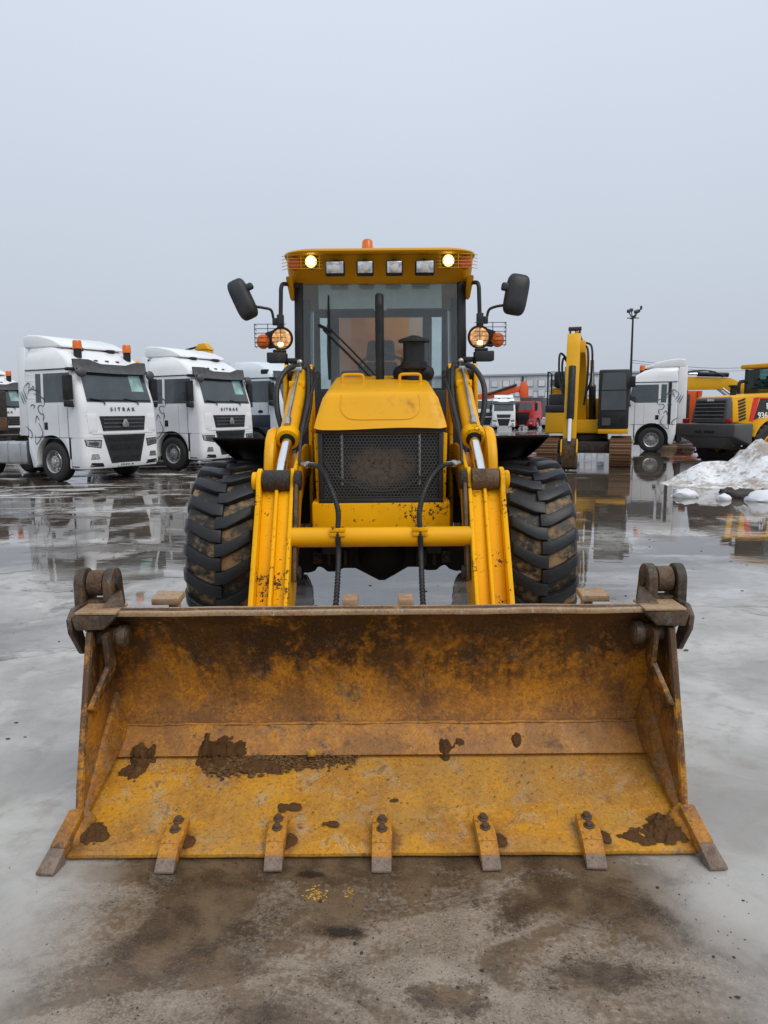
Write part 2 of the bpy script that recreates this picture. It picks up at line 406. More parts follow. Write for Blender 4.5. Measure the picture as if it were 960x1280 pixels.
def empty(name, loc=(0, 0, 0), rz=0., parent=None, offs=None):
    o = bpy.data.objects.new(name, None); C.objects.link(o)
    o.empty_display_size = .2
    o.location = loc; o.rotation_euler = (0, 0, rz)
    if parent is not None: o.parent = parent
    if offs is not None: OFFS[o.name] = Vector(offs)
    return o
def copy_tree(o, parent=None):
    c = o.copy(); C.objects.link(c); c.parent = parent
    for ch in list(o.children): copy_tree(ch, c)
    return c
def text_mesh(txt, size, extr=.004, bold=0., sx=1., spacing=1.):
    cu = bpy.data.curves.new('lettering', 'FONT'); cu.body = txt; cu.size = size; cu.extrude = extr; cu.align_x = 'CENTER'; cu.align_y = 'CENTER'
    cu.offset = bold; cu.space_character = spacing
    ob = bpy.data.objects.new('lettering', cu); C.objects.link(ob)
    dg = bpy.context.evaluated_depsgraph_get()
    me = bpy.data.meshes.new_from_object(ob.evaluated_get(dg))
    bpy.data.objects.remove(ob)
    if sx != 1: me.transform(Matrix.Diagonal((sx, 1, 1, 1)))
    return me
def put_text(name, me, mat, parent, loc, xdir, zdir):
    """xdir: reading direction, zdir: up"""
    x, z = Vector(xdir).normalized(), Vector(zdir).normalized(); n = x.cross(z)
    m = Matrix((( x.x, z.x, n.x, loc[0]), (x.y, z.y, n.y, loc[1]), (x.z, z.z, n.z, loc[2]), (0, 0, 0, 1)))
    me = me.copy(); me.transform(m); me.materials.clear(); me.materials.append(M[mat])
    o = bpy.data.objects.new(name, me); C.objects.link(o); o.parent = parent
    return o

# ------------------------------------------------------------------ ground: wet ice, slush and melt water over asphalt
def ground_mat():
    t = NT('wet_icy_yard')
    P = t.tc.outputs['Object']
    x, y, _ = t.xyz()
    warp = t.noise(.6, 4, .6, out=1)
    vv = t.n('ShaderNodeVectorMath', operation='MULTIPLY_ADD'); t.l(warp, vv.inputs[0]); vv.inputs[1].default_value = (.9, .9, 0); t.l(P, vv.inputs[2])
    W = vv.outputs[0]
    add = lambda a, b: t.math('ADD', a, b)
    mul = lambda a, b: t.math('MULTIPLY', a, b)
    nL = t.noise(.22, 5, .55, vec=W)
    nM = t.noise(1.1, 7, .6, .5, vec=W)
    nS = t.noise(6., 8, .65, .3)
    nG = t.noise(45., 5, .65)
    nF = t.noise(120., 4, .7)
    # old ice: pale grey, cloudy
    ice = t.mix(t.rng(nM, .34, .66), (.28, .265, .24), (.50, .485, .455))
    ice = t.mix(t.rng(nS, .46, .70, 0, .65), ice, (.25, .22, .185))
    # bare wet asphalt and brown slush
    asph = t.mix(t.rng(nS, .35, .65), (.040, .033, .027), (.135, .100, .068))
    asph = t.mix(t.rng(nF, .55, .72, 0, .5), asph, (.20, .165, .13))
    # streaks of both, drawn out by traffic, sharper tyre lines on top
    nT = t.noise(.50, 8, .62, .5, vec=t.mapv((.55, 1.5, 1), rot=(0, 0, .25), vec=W))
    trk = t.noise(1.0, 5, .6, .25, vec=t.mapv((2.6, .22, 1), rot=(0, 0, -.85), vec=W))
    trk2 = t.noise(1.0, 5, .6, .25, vec=t.mapv((2.4, .20, 1), rot=(0, 0, .55), loc=(3, 4, 0), vec=W))
    bias = t.rng(y, 3.2, 11., -.16, .075, smooth=False)
    dsum = add(add(mul(nT, .62), mul(t.math('MAXIMUM', trk, trk2), .24)), add(mul(nS, .16), bias))
    D = mul(t.rng(dsum, .485, .56), t.rng(y, 2.9, 4.2))
    col = t.mix(D, ice, asph)
    # ---- close to the camera: gritty frozen slush with brown patches, part wet dirt, part painted bucket reflection
    N = mul(t.rng(y, 4.4, 3.0), t.rng(add(t.math('ABSOLUTE', add(x, .03)), add(mul(nM, .5), mul(nS, .35))), 1.75, 1.30))
    grit = t.mix(t.rng(nS, .30, .68), (.150, .108, .070), (.34, .28, .215))
    grit = t.mix(t.rng(nF, .42, .66, 0, .6), grit, (.40, .345, .28))
    grit = t.mix(mul(t.rng(t.noise(70., 5, .75), .56, .66), .65), grit, (.085, .060, .040))
    wide = t.noise(1.7, 6, .6, .9, vec=t.mapv((.7, 1.1, 1), rot=(0, 0, .7), loc=(4, 1, 0)))
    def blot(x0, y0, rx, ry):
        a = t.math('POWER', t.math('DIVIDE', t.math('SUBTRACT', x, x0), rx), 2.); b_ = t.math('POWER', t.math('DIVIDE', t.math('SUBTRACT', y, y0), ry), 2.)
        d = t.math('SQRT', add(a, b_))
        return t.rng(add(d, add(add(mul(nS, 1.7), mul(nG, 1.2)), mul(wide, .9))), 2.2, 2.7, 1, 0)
    wet_refl = blot(-.66, 2.16, .42, .36)  # dark patches also put the bucket's reflection into the ground colour
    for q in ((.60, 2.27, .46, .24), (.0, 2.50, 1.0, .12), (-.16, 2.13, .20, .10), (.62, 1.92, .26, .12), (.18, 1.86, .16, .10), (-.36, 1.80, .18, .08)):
        wet_refl = t.math('MAXIMUM', wet_refl, blot(*q))
    wet_refl = t.math('MAXIMUM', mul(wet_refl, .95), t.rng(add(mul(wide, .60), add(mul(nS, .24), mul(nG, .16))), .455, .535, .12, .95))
    wet_refl_col = t.mix(t.rng(nS, .35, .65), (.048, .031, .017), (.140, .092, .052))
    wet_refl_col = t.mix(t.rng(nF, .55, .70, 0, .45), wet_refl_col, (.24, .18, .12))
    grit = t.mix(wet_refl, grit, wet_refl_col)
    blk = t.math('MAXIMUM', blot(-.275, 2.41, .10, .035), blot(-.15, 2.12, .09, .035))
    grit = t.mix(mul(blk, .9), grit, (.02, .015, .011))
    och = t.rng(t.noise(5.5, 7, .75, .8, vec=t.mapv((1, 1.5, 1), rot=(0, 0, .6), loc=(5, 2, 0))), .62, .68)
    grit = t.mix(mul(och, .6), grit, (.20, .095, .028))
    col = t.mix(t.rng(y, 2.9, 1.9, 0, .55), col, t.mix(t.rng(nS, .35, .65), (.20, .18, .152), (.33, .305, .27)))
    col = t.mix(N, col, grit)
    # trodden snow by the parked trucks and thin rims elsewhere
    sn = t.noise(.8, 8, .65, .5, vec=t.mapv((.45, 1.7, 1), rot=(0, 0, -.3), vec=W))
    snr = mul(t.rng(x, -1.5, -4.0), mul(t.rng(y, 10.0, 14.0), t.rng(y, 30, 24)))
    snf = mul(snr, t.rng(add(mul(sn, .8), mul(nS, .2)), .52, .60, 0, .85))
    snf = t.math('MAXIMUM', snf, mul(t.rng(y, 30, 40), t.rng(sn, .53, .60, 0, .6)))
    col = t.mix(snf, col, t.mix(t.rng(nS, .4, .65), (.66, .665, .68), (.40, .36, .31)))
    # ---- melt water
    ax = t.math('ABSOLUTE', x)
    wl = add(mul(nL, .40), mul(t.noise(.45, 7, .62, .4, vec=t.mapv((.8, 1.4, 1), loc=(2, 9, 0), vec=W)), .60))
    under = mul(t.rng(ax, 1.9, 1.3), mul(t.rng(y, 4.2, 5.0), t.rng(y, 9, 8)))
    wb = t.rng(y, 3.4, 7.5, -.10, .055, smooth=False)
    rgt = mul(t.rng(add(x, nL), 1.8, 2.8), mul(t.rng(y, 5.6, 6.8), t.rng(y, 26, 16)))
    water = t.rng(add(add(wl, wb), mul(rgt, .06)), .485, .515)
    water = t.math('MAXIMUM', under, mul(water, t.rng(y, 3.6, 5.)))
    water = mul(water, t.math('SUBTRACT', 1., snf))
    film = t.math('MAXIMUM', water, mul(mul(N, wet_refl), .72))
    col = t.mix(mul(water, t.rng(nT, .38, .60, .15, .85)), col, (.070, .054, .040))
    rough_dry = t.rng(nM, .3, .7, .12, .30)
    rough_dry = add(rough_dry, mul(N, .10))
    def fmix(f, a, b_):
        k = t.n('ShaderNodeMix', data_type='FLOAT'); t.put(k.inputs[0], f); t.put(k.inputs[2], a); t.put(k.inputs[3], b_); return k.outputs[0]
    rough = fmix(film, rough_dry, .022)
    rough = fmix(snf, rough, .8)
    # ---- relief: grainy slush near, shallow ridges along the tracks, ripples on the water
    h = add(mul(nS, .42), mul(trk, .35))
    h = add(h, mul(nG, .10))
    h = add(h, mul(mul(add(mul(nF, .22), mul(nG, .30)), N), t.math('SUBTRACT', 1., mul(wet_refl, .72))))
    h = mul(h, t.math('SUBTRACT', 1., mul(water, .985)))
    rip = t.noise(2.6, 3, .5, .2, vec=t.mapv((.6, 1.8, 1), vec=W))
    h = add(h, mul(rip, mul(water, .09)))
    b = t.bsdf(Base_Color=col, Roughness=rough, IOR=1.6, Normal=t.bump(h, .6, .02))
    return t.m
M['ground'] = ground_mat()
gm = MB()
xs = [-1500, -60, -20, -6, 0, 6, 20, 60, 1500]; ys = [-300, -10, 0, 6, 14, 30, 60, 120, 2500]
gm.add([(a, b, 0) for b in ys for a in xs], [(j * 9 + i, j * 9 + i + 1, (j + 1) * 9 + i + 1, (j + 1) * 9 + i) for j in range(8) for i in range(8)])
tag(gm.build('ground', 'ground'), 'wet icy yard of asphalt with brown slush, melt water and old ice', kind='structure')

# ------------------------------------------------------------------ backhoe loader (machine axes: x across, y away from the camera, z up)
X0 = -.018
BH = empty('backhoe_loader', (X0, 5.0, 0), offs=(0, 5.0, 0))
tag(BH, 'muddy yellow backhoe loader facing the camera with its wide toothed front bucket on the ground', 'backhoe loader')
mir = (-1, 1)

# ---- bucket
prof = [(2.900, .846), (2.945, .805), (3.005, .73), (3.06, .62), (3.09, .50), (3.092, .40), (3.078, .33), (3.062, .284)]
def offset_poly(pts, d):
    out = []
    for i, p in enumerate(pts):
        a = Vector(pts[max(i - 1, 0)]); b = Vector(pts[min(i + 1, len(pts) - 1)]); t = (b - a).normalized(); n = Vector((-t.y, t.x))
        out.append((p[0] + n.x * d, p[1] + n.y * d))
    return out
BW = 1.19
m = MB()
pp = [tuple(p) for p in catmull([Vector((a, b, 0)) for a, b in prof], 3)]
pp = [(p[0], p[1]) for p in pp]
po = offset_poly(pp, .022)
NX = 48
def bl(P):
    def fn(u, v):
        i = v * (len(P) - 1); k = min(int(i), len(P) - 2); f = i - k
        yy = P[k][0] * (1 - f) + P[k + 1][0] * f; zz = P[k][1] * (1 - f) + P[k + 1][1] * f
        xx = -BW + 2 * BW * u
        d = .006 * noise.noise(Vector((xx * 2.2, zz * 5, 1.3))) + .003 * noise.noise(Vector((xx * 9, zz * 9, 4)))
        return (xx, yy + d, zz)
    return fn
m.shell(bl(pp), bl(po), NX, len(pp) - 1)
bucket = m.build('bucket', 'blade', BH, ang=30)
tag(bucket, 'rust-stained back wall of the front bucket')
# cutting edge strip between back wall and floor
def strip(u, v, o=0.):
    x = -BW + .004 + 2 * (BW - .004) * u; y0, z0, y1, z1 = 3.056, .290, 2.962, .188
    w = .004 * noise.noise(Vector((x * 3, v * 2, 9)))
    return (x, y0 + (y1 - y0) * v - .012 + o + w, z0 + (z1 - z0) * v + .004 - o * .9)
m = MB(); m.shell(strip, lambda u, v: strip(u, v, .03), 40, 3); m.build('cutting_edge', 'strip_b', bucket, ang=30)
# weld bead along the strip
m = MB(); m.tube([(-BW + .01 + 2.36 * i / 60, 3.046 + .003 * rnd.uniform(-1, 1), .293 + .003 * rnd.uniform(-1, 1)) for i in range(61)], [.007 + .003 * rnd.random() for _ in range(61)], 6)
m.build('weld_bead', 'strip_b', bucket)
# floor (clam) plate, slightly dished and battered
LIPY, LIPZ = 2.505, .022
def floor_(u, v, o=0.):
    x = -1.2 + 2.4 * u
    y0, z0 = 2.985, .186
    y = y0 + (LIPY - y0) * v; z = z0 + (LIPZ - z0) * v - .018 * math.sin(math.pi * v)
    z += .006 * noise.noise(Vector((x * 1.7, y * 4, 7.7))) * math.sin(math.pi * min(1, v * 1.1 + .02)) + .0025 * noise.noise(Vector((x * 8, y * 8, 2)))
    if v > .97: z += .004 * noise.noise(Vector((x * 6, 0, 3)))
    return (x, y, z - o)
m = MB(); m.shell(lambda u, v: floor_(u, v), lambda u, v: floor_(u, v, .026 - .012 * v), 60, 12); m.build('bucket_floor', 'floor_b', bucket, ang=30)
# lip wear plate
m = MB(); m.shell(lambda u, v: (lambda p: (p[0] * .985, p[1] - .004, p[2] + .005 - .003 * v))(floor_(u, .80 + .2 * v)), lambda u, v: (lambda p: (p[0] * .985, p[1] - .004, p[2] - .008))(floor_(u, .80 + .2 * v)), 60, 3)
m.build('lip_plate', 'floor_b', bucket, ang=30)
# closed rear box behind the back wall, carries the arms
m = MB()
m.prism([(3.125, .36), (3.125, .60), (3.34, .52), (3.40, .30), (3.16, .24)], -1.1, 1.1); m.build('rear_box', 'yellow_worn', bucket, .012)
for s in mir:
    for xx in (.50, .67):
        MB().prism([(3.13, .22), (3.13, .58), (3.45, .62), (3.66, .42), (3.66, .22), (3.3, .16)], s * xx - .014, s * xx + .014).build('mounting_ear', 'yellow_worn', bucket, .006)
    # side plate
    sp = [(2.665, .045), (2.70, .20), (2.885, .775), (2.93, .80), (3.02, .80), (3.11, .62), (3.12, .36), (3.07, .22), (2.95, .13)]
    m = MB(); m.prism(sp, s * 1.188, s * 1.216); m.build('side_plate', 'side_b', bucket, .005)
    # bright worn front edge of the side plate
    m = MB(); m.tube([(s * 1.202, 2.668, .06), (s * 1.202, 2.698, .2), (s * 1.202, 2.880, .77)], .016, 8); m.build('side_edge', 'tooth', bucket)
    # lower corner fillet between side and floor
    m = MB(); m.hexa([(s * 1.186, 2.62, .05), (s * 1.186, 3.05, .29), (s * 1.12, 3.045, .27), (s * 1.175, 2.62, .052)], [(s * 1.188, 2.64, .075), (s * 1.188, 3.06, .44), (s * 1.170, 3.07, .44), (s * 1.183, 2.64, .072)])
    m.build('corner_fillet', 'side_b', bucket, .006)
    # inner rib with pocket for the clam cylinder
    rib = [(2.875, .77), (2.895, .62), (2.80, .475)]
    for xx, w in ((1.128, .011),):
        m = MB()
        for i in range(2):
            a, b = Vector((s * xx, *rib[i])), Vector((s * (xx + (.045 if i == 1 else 0)), *rib[i + 1]))
            d = (b - a).normalized(); n = Vector((1, 0, 0)); q = d.cross(n)
            e0 = [a + n * w * 1.1 + q * .035, a - n * w * 1.1 + q * .035, a - n * w * 1.1 - q * .035, a + n * w * 1.1 - q * .035]
            m.hexa(e0, [p + (b - a) + d * .012 for p in e0])
        m.build('inner_rib', 'side_b', bucket, .006)
    m = MB(); m.cyl((s * 1.06, 2.94, .735), (s * 1.19, 2.94, .735), .038, n=20); m.cyl((s * 1.065, 2.94, .735), (s * 1.105, 2.94, .735), .050, n=20)
    m.build('clam_pin', 'lug_b', bucket, .008)
    # channel capping the end of the top edge
    m = MB(); m.hexa([(s * 1.25, 2.85, .785), (s * 1.135, 2.862, .785), (s * 1.135, 2.96, .785), (s * 1.25, 2.96, .785)],
                     [(s * 1.265, 2.848, .850), (s * 1.075, 2.856, .850), (s * 1.075, 2.97, .850), (s * 1.265, 2.97, .850)])
    m.build('end_channel', 'lug_b', bucket, .008)
    m = MB(); m.bb(s * 1.25, s * 1.08, 2.852, 3.0, .851, .862); m.build('end_cap', 'top_b', bucket, .003)
    # twin hinge ears, pin and boss
    for xx in (1.292, 1.168):
        ear = [(3.0, .80)] + [(3.07 + .068 * math.cos(a), .935 + .068 * math.sin(a)) for a in [R(185 - 12 * i) for i in range(17)]] + [(3.17, .78), (3.10, .70)]
        m = MB(); m.prism(ear, s * xx - .021, s * xx + .021); m.build('hinge_ear', 'lug_b', bucket, .007)
    m = MB(); m.cyl((s * 1.264, 3.07, .935), (s * 1.196, 3.07, .935), .056, n=24); m.build('hinge_boss', 'rusty', bucket, .006)
    m = MB(); m.cyl((s * 1.322, 3.07, .935), (s * 1.135, 3.07, .935), .034, n=18); m.build('hinge_pin', 'grease', bucket, .005)
    m = MB(); m.hexa([(s * 1.27, 3.02, .80), (s * 1.19, 3.02, .80), (s * 1.19, 3.08, .78), (s * 1.27, 3.08, .78)], [(s * 1.27, 3.03, .868), (s * 1.19, 3.03, .868), (s * 1.19, 3.09, .868), (s * 1.27, 3.09, .868)])
    m.build('hinge_saddle', 'rusty', bucket, .006)
    # small triangular gusset beside the ears
    m = MB(); m.hexa([(s * 1.165, 2.92, .863), (s * 1.075, 2.93, .863), (s * 1.075, 2.955, .863), (s * 1.165, 2.955, .863)], [(s * 1.145, 3.03, .905), (s * 1.12, 3.03, .905), (s * 1.12, 3.05, .905), (s * 1.145, 3.05, .905)])
    m.build('gusset', 'lug_b', bucket, .004)
    # outer hook plate
    m = MB(); m.prism([(3.05, .86), (2.90, .868), (2.85, .83), (2.86, .77), (2.95, .655), (2.985, .645), (3.0, .68), (2.95, .78), (3.08, .8)], s * 1.262, s * 1.285)
    m.build('outer_hook', 'lug_b', bucket, .006)
    # clam cylinder standing behind, at the end of the bucket
    m = MB(); m.cyl((s * 1.19, 3.13, .88), (s * 1.19, 3.30, .38), .04, n=14); m.build('clam_cylinder', 'rusty', bucket)
# top edge bar
def topbar(u, v, o=0.):
    x = -1.14 + 2.28 * u; a = v
    return (x, 2.886 + .07 * a + .002 * noise.noise(Vector((x * 7, 1, 1))), .853 + .003 * noise.noise(Vector((x * 4, 2, 5))) + .004 * a - o)
m = MB(); m.shell(topbar, lambda u, v: topbar(u, v, .02), 50, 2); m.build('top_edge', 'top_b', bucket, .003)
for xx, yy in ((-.925, 3.06), (.925, 3.06), (-.128, 3.0), (.108, 3.0)):
    m = MB(); m.box((xx, yy, .868), (.12 if abs(xx) > .5 else .065, .10, .03), Matrix.Rotation(.12 if abs(xx) > .5 else 0, 3, 'X')); m.bb(xx - .02, xx + .02, yy + .06, yy + .12, .70, .86)
    m.build('top_tab', 'top_b', bucket, .004)
# teeth
def floor_z(y): return .186 + (.186 - .030) / (2.985 - LIPY) * (y - 2.985) - .018 * math.sin(math.pi * (2.985 - y) / (2.985 - LIPY)) if y > LIPY else LIPZ
tm = MB()
w = .039
tm.hexa([(-w, 2.635, floor_z(2.635) + .010), (w, 2.635, floor_z(2.635) + .010), (w, 2.50, .030), (-w, 2.50, .030)],
        [(-w * .96, 2.63, floor_z(2.635) + .042), (w * .96, 2.63, floor_z(2.635) + .042), (w * .96, 2.50, .074), (-w * .96, 2.50, .074)])
tm.hexa([(-w, 2.499, .026), (w, 2.499, .026), (w * .96, 2.452, .010), (-w * .96, 2.452, .010)], [(-w * .96, 2.499, .073), (w * .96, 2.499, .073), (w * .92, 2.452, .044), (-w * .92, 2.452, .044)])
tip = MB(); tip.hexa([(-w * .95, 2.4515, .010), (w * .95, 2.4515, .010), (w * .92, 2.416, .003), (-w * .92, 2.416, .003)], [(-w * .91, 2.4515, .0435), (w * .91, 2.4515, .0435), (w * .90, 2.415, .013), (-w * .90, 2.415, .013)])
bolt = MB()
for yy in (2.61, 2.565):
    zz = floor_z(yy) + .042
    bolt.cyl((0, yy, zz - .005), (0, yy, zz + .005), .022, n=14); bolt.cyl((0, yy, zz), (0, yy, zz + .018), .015, n=6)
t_me = tm.mesh('tooth', .006, 2); t_me.materials.append(M['tooth'])
tip_me = tip.mesh('tooth_tip', .003, 2); tip_me.materials.append(M['tip'])
b_me = bolt.mesh('tooth_bolts', .002, 1); b_me.materials.append(M['rusty'])
def inst(name, me, parent, loc=(0, 0, 0), rot=(0, 0, 0), sc=(1, 1, 1)):
    o = bpy.data.objects.new(name, me); C.objects.link(o); o.parent = parent
    off = OFFS.get(root_of(parent).name, Vector()); o.location = Vector(loc) - off; o.rotation_euler = rot; o.scale = sc; return o
for i, tx in enumerate((-.792, -.400, .0, .398, .790)):
    rz = (.012, -.01, .008, -.02, .03)[i]
    for nm, me in (('tooth', t_me), ('tooth_tip', tip_me), ('tooth_bolts', b_me)):
        ty = (.0, .006, -.004, .003, .008)[i]; k = (1., .94, 1.02, .97, 1.04)[i]
        inst(nm, me, bucket, (tx - math.sin(rz * 2) * 2.5, ty, (0, .001, -.001, 0, .001)[i]), (0, 0, -rz * 2), (k, 1, 1))
for s in mir:   # corner teeth: heavier, splayed outwards
    base = [(s * 1.165, 2.64), (s * 1.225, 2.64), (s * 1.240, 2.49), (s * 1.178, 2.485)]
    m = MB(); m.hexa([(x, y, .02 + max(0, (y - 2.47) * .25)) for x, y in base], [(x, y, .062 + max(0, (y - 2.47) * .42)) for x, y in base]); m.build('corner_tooth', 'side_b', bucket, .008)
    tb = [(s * 1.179, 2.484), (s * 1.239, 2.489), (s * 1.258, 2.412), (s * 1.192, 2.408)]
    m = MB(); m.hexa([(x, y, .004) for x, y in tb], [(x, y, .064 if y > 2.45 else .016) for x, y in tb]); m.build('corner_tip', 'tip', bucket, .003)
    m = MB(); m.hexa([(s * 1.19, 2.68, .06), (s * 1.12, 2.66, .07), (s * 1.155, 2.55, .03), (s * 1.19, 2.52, .03)], [(s * 1.19, 2.68, .13), (s * 1.13, 2.655, .10), (s * 1.16, 2.56, .06), (s * 1.19, 2.535, .07)])
    m.build('corner_wedge', 'side_b', bucket, .012)

# ---- loader arms
def arm_plate(poly, x0, x1, name, mat='yellow', bev=.006, par=None):
    m = MB(); m.prism(poly, x0, x1); return m.build(name, mat, par or BH, bev)
fe = [(3.50, .24), (3.80, .624), (4.19, 1.20)]           # front edge of the lower arm
for s in mir:
    outer = [(3.44, .20), (3.50, .24), (3.80, .640), (4.15, 1.20), (4.165, 1.28), (4.20, 1.325), (4.25, 1.34), (4.31, 1.31), (4.45, 1.24), (4.60, 1.10), (4.05, .42), (3.75, .12), (3.5, .10)]
    hump = [(4.50, 1.18), (4.51, 1.34), (4.54, 1.43), (4.60, 1.51), (4.70, 1.56), (4.82, 1.57), (4.95, 1.53), (5.1, 1.46), (5.5, 1.42), (5.54, 1.25), (4.95, 1.20), (4.60, 1.10)]
    arm = arm_plate(outer, s * .725, s * .697, 'loader_arm', 'yellow_worn')
    arm_plate(hump, s * .738, s * .670, 'arm_hump', 'yellow', .025, arm)
    inner = [(3.44, .20), (3.50, .24), (3.80, .640), (4.17, 1.20), (4.25, 1.34), (4.36, 1.33), (4.6, 1.42), (5.0, 1.45), (5.5, 1.42), (5.54, 1.25), (4.95, 1.22), (4.60, 1.10), (4.05, .42), (3.75, .12), (3.5, .10)]
    arm_plate(inner, s * .532, s * .510, 'arm_inner_plate', 'yellow_worn', par=arm)
    mid = [(3.50, .26), (3.80, .634), (4.17, 1.195), (4.23, 1.3), (4.3, 1.24), (3.92, .58), (3.62, .20)]
    arm_plate(mid, s * .619, s * .599, 'arm_flange', 'yellow_worn', par=arm)
    web = [(3.60, .25), (3.88, .60), (4.215, 1.20), (4.29, 1.16), (3.94, .55), (3.66, .21)]
    arm_plate(web, s * .696, s * .6195, 'arm_web', 'yellow_worn', .003, arm)
    web2 = [(3.56, .26), (3.85, .61), (4.205, 1.20), (4.285, 1.16), (3.92, .50), (3.64, .19)]
    arm_plate(web2, s * .5985, s * .5325, 'arm_web', 'yellow_worn', .003, arm)
    # rear box of the arm
    up = [(4.55, 1.15), (4.62, 1.27), (5.48, 1.36), (5.48, 1.27), (4.95, 1.24), (4.62, 1.13)]
    arm_plate(up, s * .669, s * .5325, 'arm_web', 'yellow', .004, arm)
    # knee pivot
    m = MB(); m.cyl((s * .690, 4.225, 1.268), (s * .533, 4.225, 1.268), .064, n=24); m.build('knee_boss', 'grease' if s < 0 else 'rusty', arm, .006)
    m = MB(); m.cyl((s * .756, 4.235, 1.268), (s * .726, 4.235, 1.268), .052, n=20); m.build('knee_cap', 'yellow_worn', arm, .008)
    m = MB(); m.cyl((s * .468, 4.235, 1.268), (s * .509, 4.235, 1.268), .060, n=20); m.build('knee_cap', 'grease', arm, .008)
    # bell-crank lever hanging inside
    lv = [(4.20, 1.31), (4.29, 1.30), (4.10, .78), (4.03, .70), (3.97, .72), (3.99, .80)]
    arm_plate(lv, s * .503, s * .482, 'bellcrank_lever', 'rusty', .005, arm)
    m = MB(); m.cyl((s * .46, 4.03, .755), (s * .505, 4.03, .755), .04, n=14); m.build('lever_pin', 'grease', arm, .004)
    # bucket cylinder
    A, B = Vector((s * .600, 4.235, 1.268)), Vector((s * .592, 5.45, 1.945))
    d = (B - A).normalized()
    m = MB(); m.cyl(A + d * .05, A + d * .62, .034, n=20); m.build('cylinder_rod', 'chrome', arm)
    m = MB(); m.cyl(A + d * .47, B - d * .02, .060, n=24); cyl = m.build('cylinder_barrel', 'yellow', arm, .004)
    m = MB(); m.cyl(A + d * .455, A + d * .535, .076, n=24); m.build('cylinder_gland', 'yellow_worn', arm, .008)
    m = MB(); m.cyl(A + d * .449, A + d * .457, .05, n=20); m.build('rod_seal', 'black', arm)
    m = MB(); m.box(A + d * 1.10 + Vector((0, 0, .06)), (.11, .05, .05)); m.build('pipe_clamp', 'yellow_worn', arm, .005)
    up3 = Vector((s * .02, -.30, .9)).normalized() * .076
    m = MB(); m.tube([A + d * .56 + up3, A + d * .60 + up3 * 1.15, A + d * 1.2 + up3 * 1.2, B - d * .10 + up3 * 1.1], .012, 8); m.build('steel_pipe', 'steel', arm)
    m = MB(); m.cyl(A + d * .50 + up3, A + d * .58 + up3 * 1.1, .022, n=10); m.build('pipe_fitting', 'steel', arm, .004)
    m = MB(); m.cyl(B + Vector((-.10, 0, 0)), B + Vector((.10, 0, 0)), .058, n=20); m.build('upper_pin', 'grease', arm, .008)
    m = MB(); m.ball(B + Vector((s * .0, -.05, .09)), .022, 2); m.cyl(B + Vector((0, -.04, .03)), B + Vector((0, -.05, .09)), .012, n=8)
    m.box(B + Vector((s * .03, -.10, .035)), (.10, .03, .03)); m.build('hose_fitting', 'steel', arm, .004)
# cross tube between the arms
m = MB(); m.cyl((-.515, 4.075, .955), (.515, 4.075, .955), .057, n=32); ctube = m.build('cross_tube', 'yellow', BH)
for s in mir:
    xx = -.245 if s < 0 else .222
    m = MB(); m.box((xx, 4.028, 1.006), (.085, .05, .022)); m.box((xx, 4.022, .982), (.085, .03, .025)); m.build('hose_clamp', 'yellow_worn', ctube, .003)
    m = MB()
    for q in (-.03, .03): m.cyl((xx + q, 4.025, 1.015), (xx + q, 4.025, 1.024), .008, n=6)
    m.build('clamp_bolts', 'steel', ctube)['kind'] = 'stuff'

# ---- chassis, front frame and axle
m = MB(); m.prism([(4.52, .83), (4.52, 1.098), (4.60, 1.105), (4.75, 1.105), (4.75, .80), (4.60, .80)], -.44, .44); m.build('front_frame', 'yellow_worn', BH, .016)
m = MB()
for s in mir: m.bb(s * .40, s * .30, 4.75, 8.2, .72, 1.02)
m.bb(-.29, .29, 5.2, 8.0, .74, 1.0); m.build('chassis', 'dark_metal', BH, .01)
ax = [(-.60, .775), (-.60, .60), (-.52, .565), (-.46, .58), (-.44, .615), (-.40, .60), (-.38, .575), (-.30, .575), (-.27, .60), (-.18, .598), (-.02, .512), (.02, .512), (.18, .604), (.27, .604), (.30, .58), (.38, .58), (.40, .605), (.44, .62), (.46, .59), (.52, .57), (.60, .60), (.60, .775)]
m = MB(); m.prism(ax, 4.86, 5.10, 'y'); axle = m.build('front_axle', 'fender', BH, .015)
for xx in (-.36, -.30, -.25, .25, .30, .36):
    m = MB(); m.bb(xx - .012, xx + .012, 4.835, 4.865, .625, .735); m.build('axle_rib', 'grease', axle, .004)
for s in mir:
    m = MB(); m.bb(s * .47, s * .41, 4.83, 4.87, .64, .72); m.cyl((s * .44, 4.80, .68), (s * .44, 4.86, .68), .022, n=8); m.build('axle_block', 'grease', axle, .004)
m = MB(); m.cyl((-.9, 4.98, .715), (.9, 4.98, .715), .11, n=16); m.ball((0, 4.98, .70), (.2, .22, .19), 3); m.build('axle_housing', 'fender', axle)
m = MB(); m.cyl((-.9, 7.35, .715), (.9, 7.35, .715), .12, n=16); m.ball((0, 7.35, .72), (.2, .22, .18), 3); m.build('rear_axle', 'fender', BH)

# ---- hood
def quad(y, z, w): return [(-w, y, z), (w, y, z)]
HB = [(4.495, 1.560, .412), (4.590, 1.775, .372), (4.66, 1.800, .366), (6.02, 1.962, .385)]
hw = MB()
rings = []
for (y, z, wd) in HB:
    lowz = 1.50
    r = []
    n = 10; rad = .05
    wl = wd + (.05 if y > 4.55 else .0)
    pts = [(-wl, lowz if y > 4.5 else z - .012)]
    for k in range(n + 1):
        a = R(180 - 90 * k / n); pts.append((-(wd - rad) + rad * math.cos(a), z - rad + rad * math.sin(a)))
    for k in range(n + 1):
        a = R(90 - 90 * k / n); pts.append(((wd - rad) + rad * math.cos(a), z - rad + rad * math.sin(a)))
    pts.append((wl, lowz if y > 4.5 else z - .012))
    rings.append(pts)
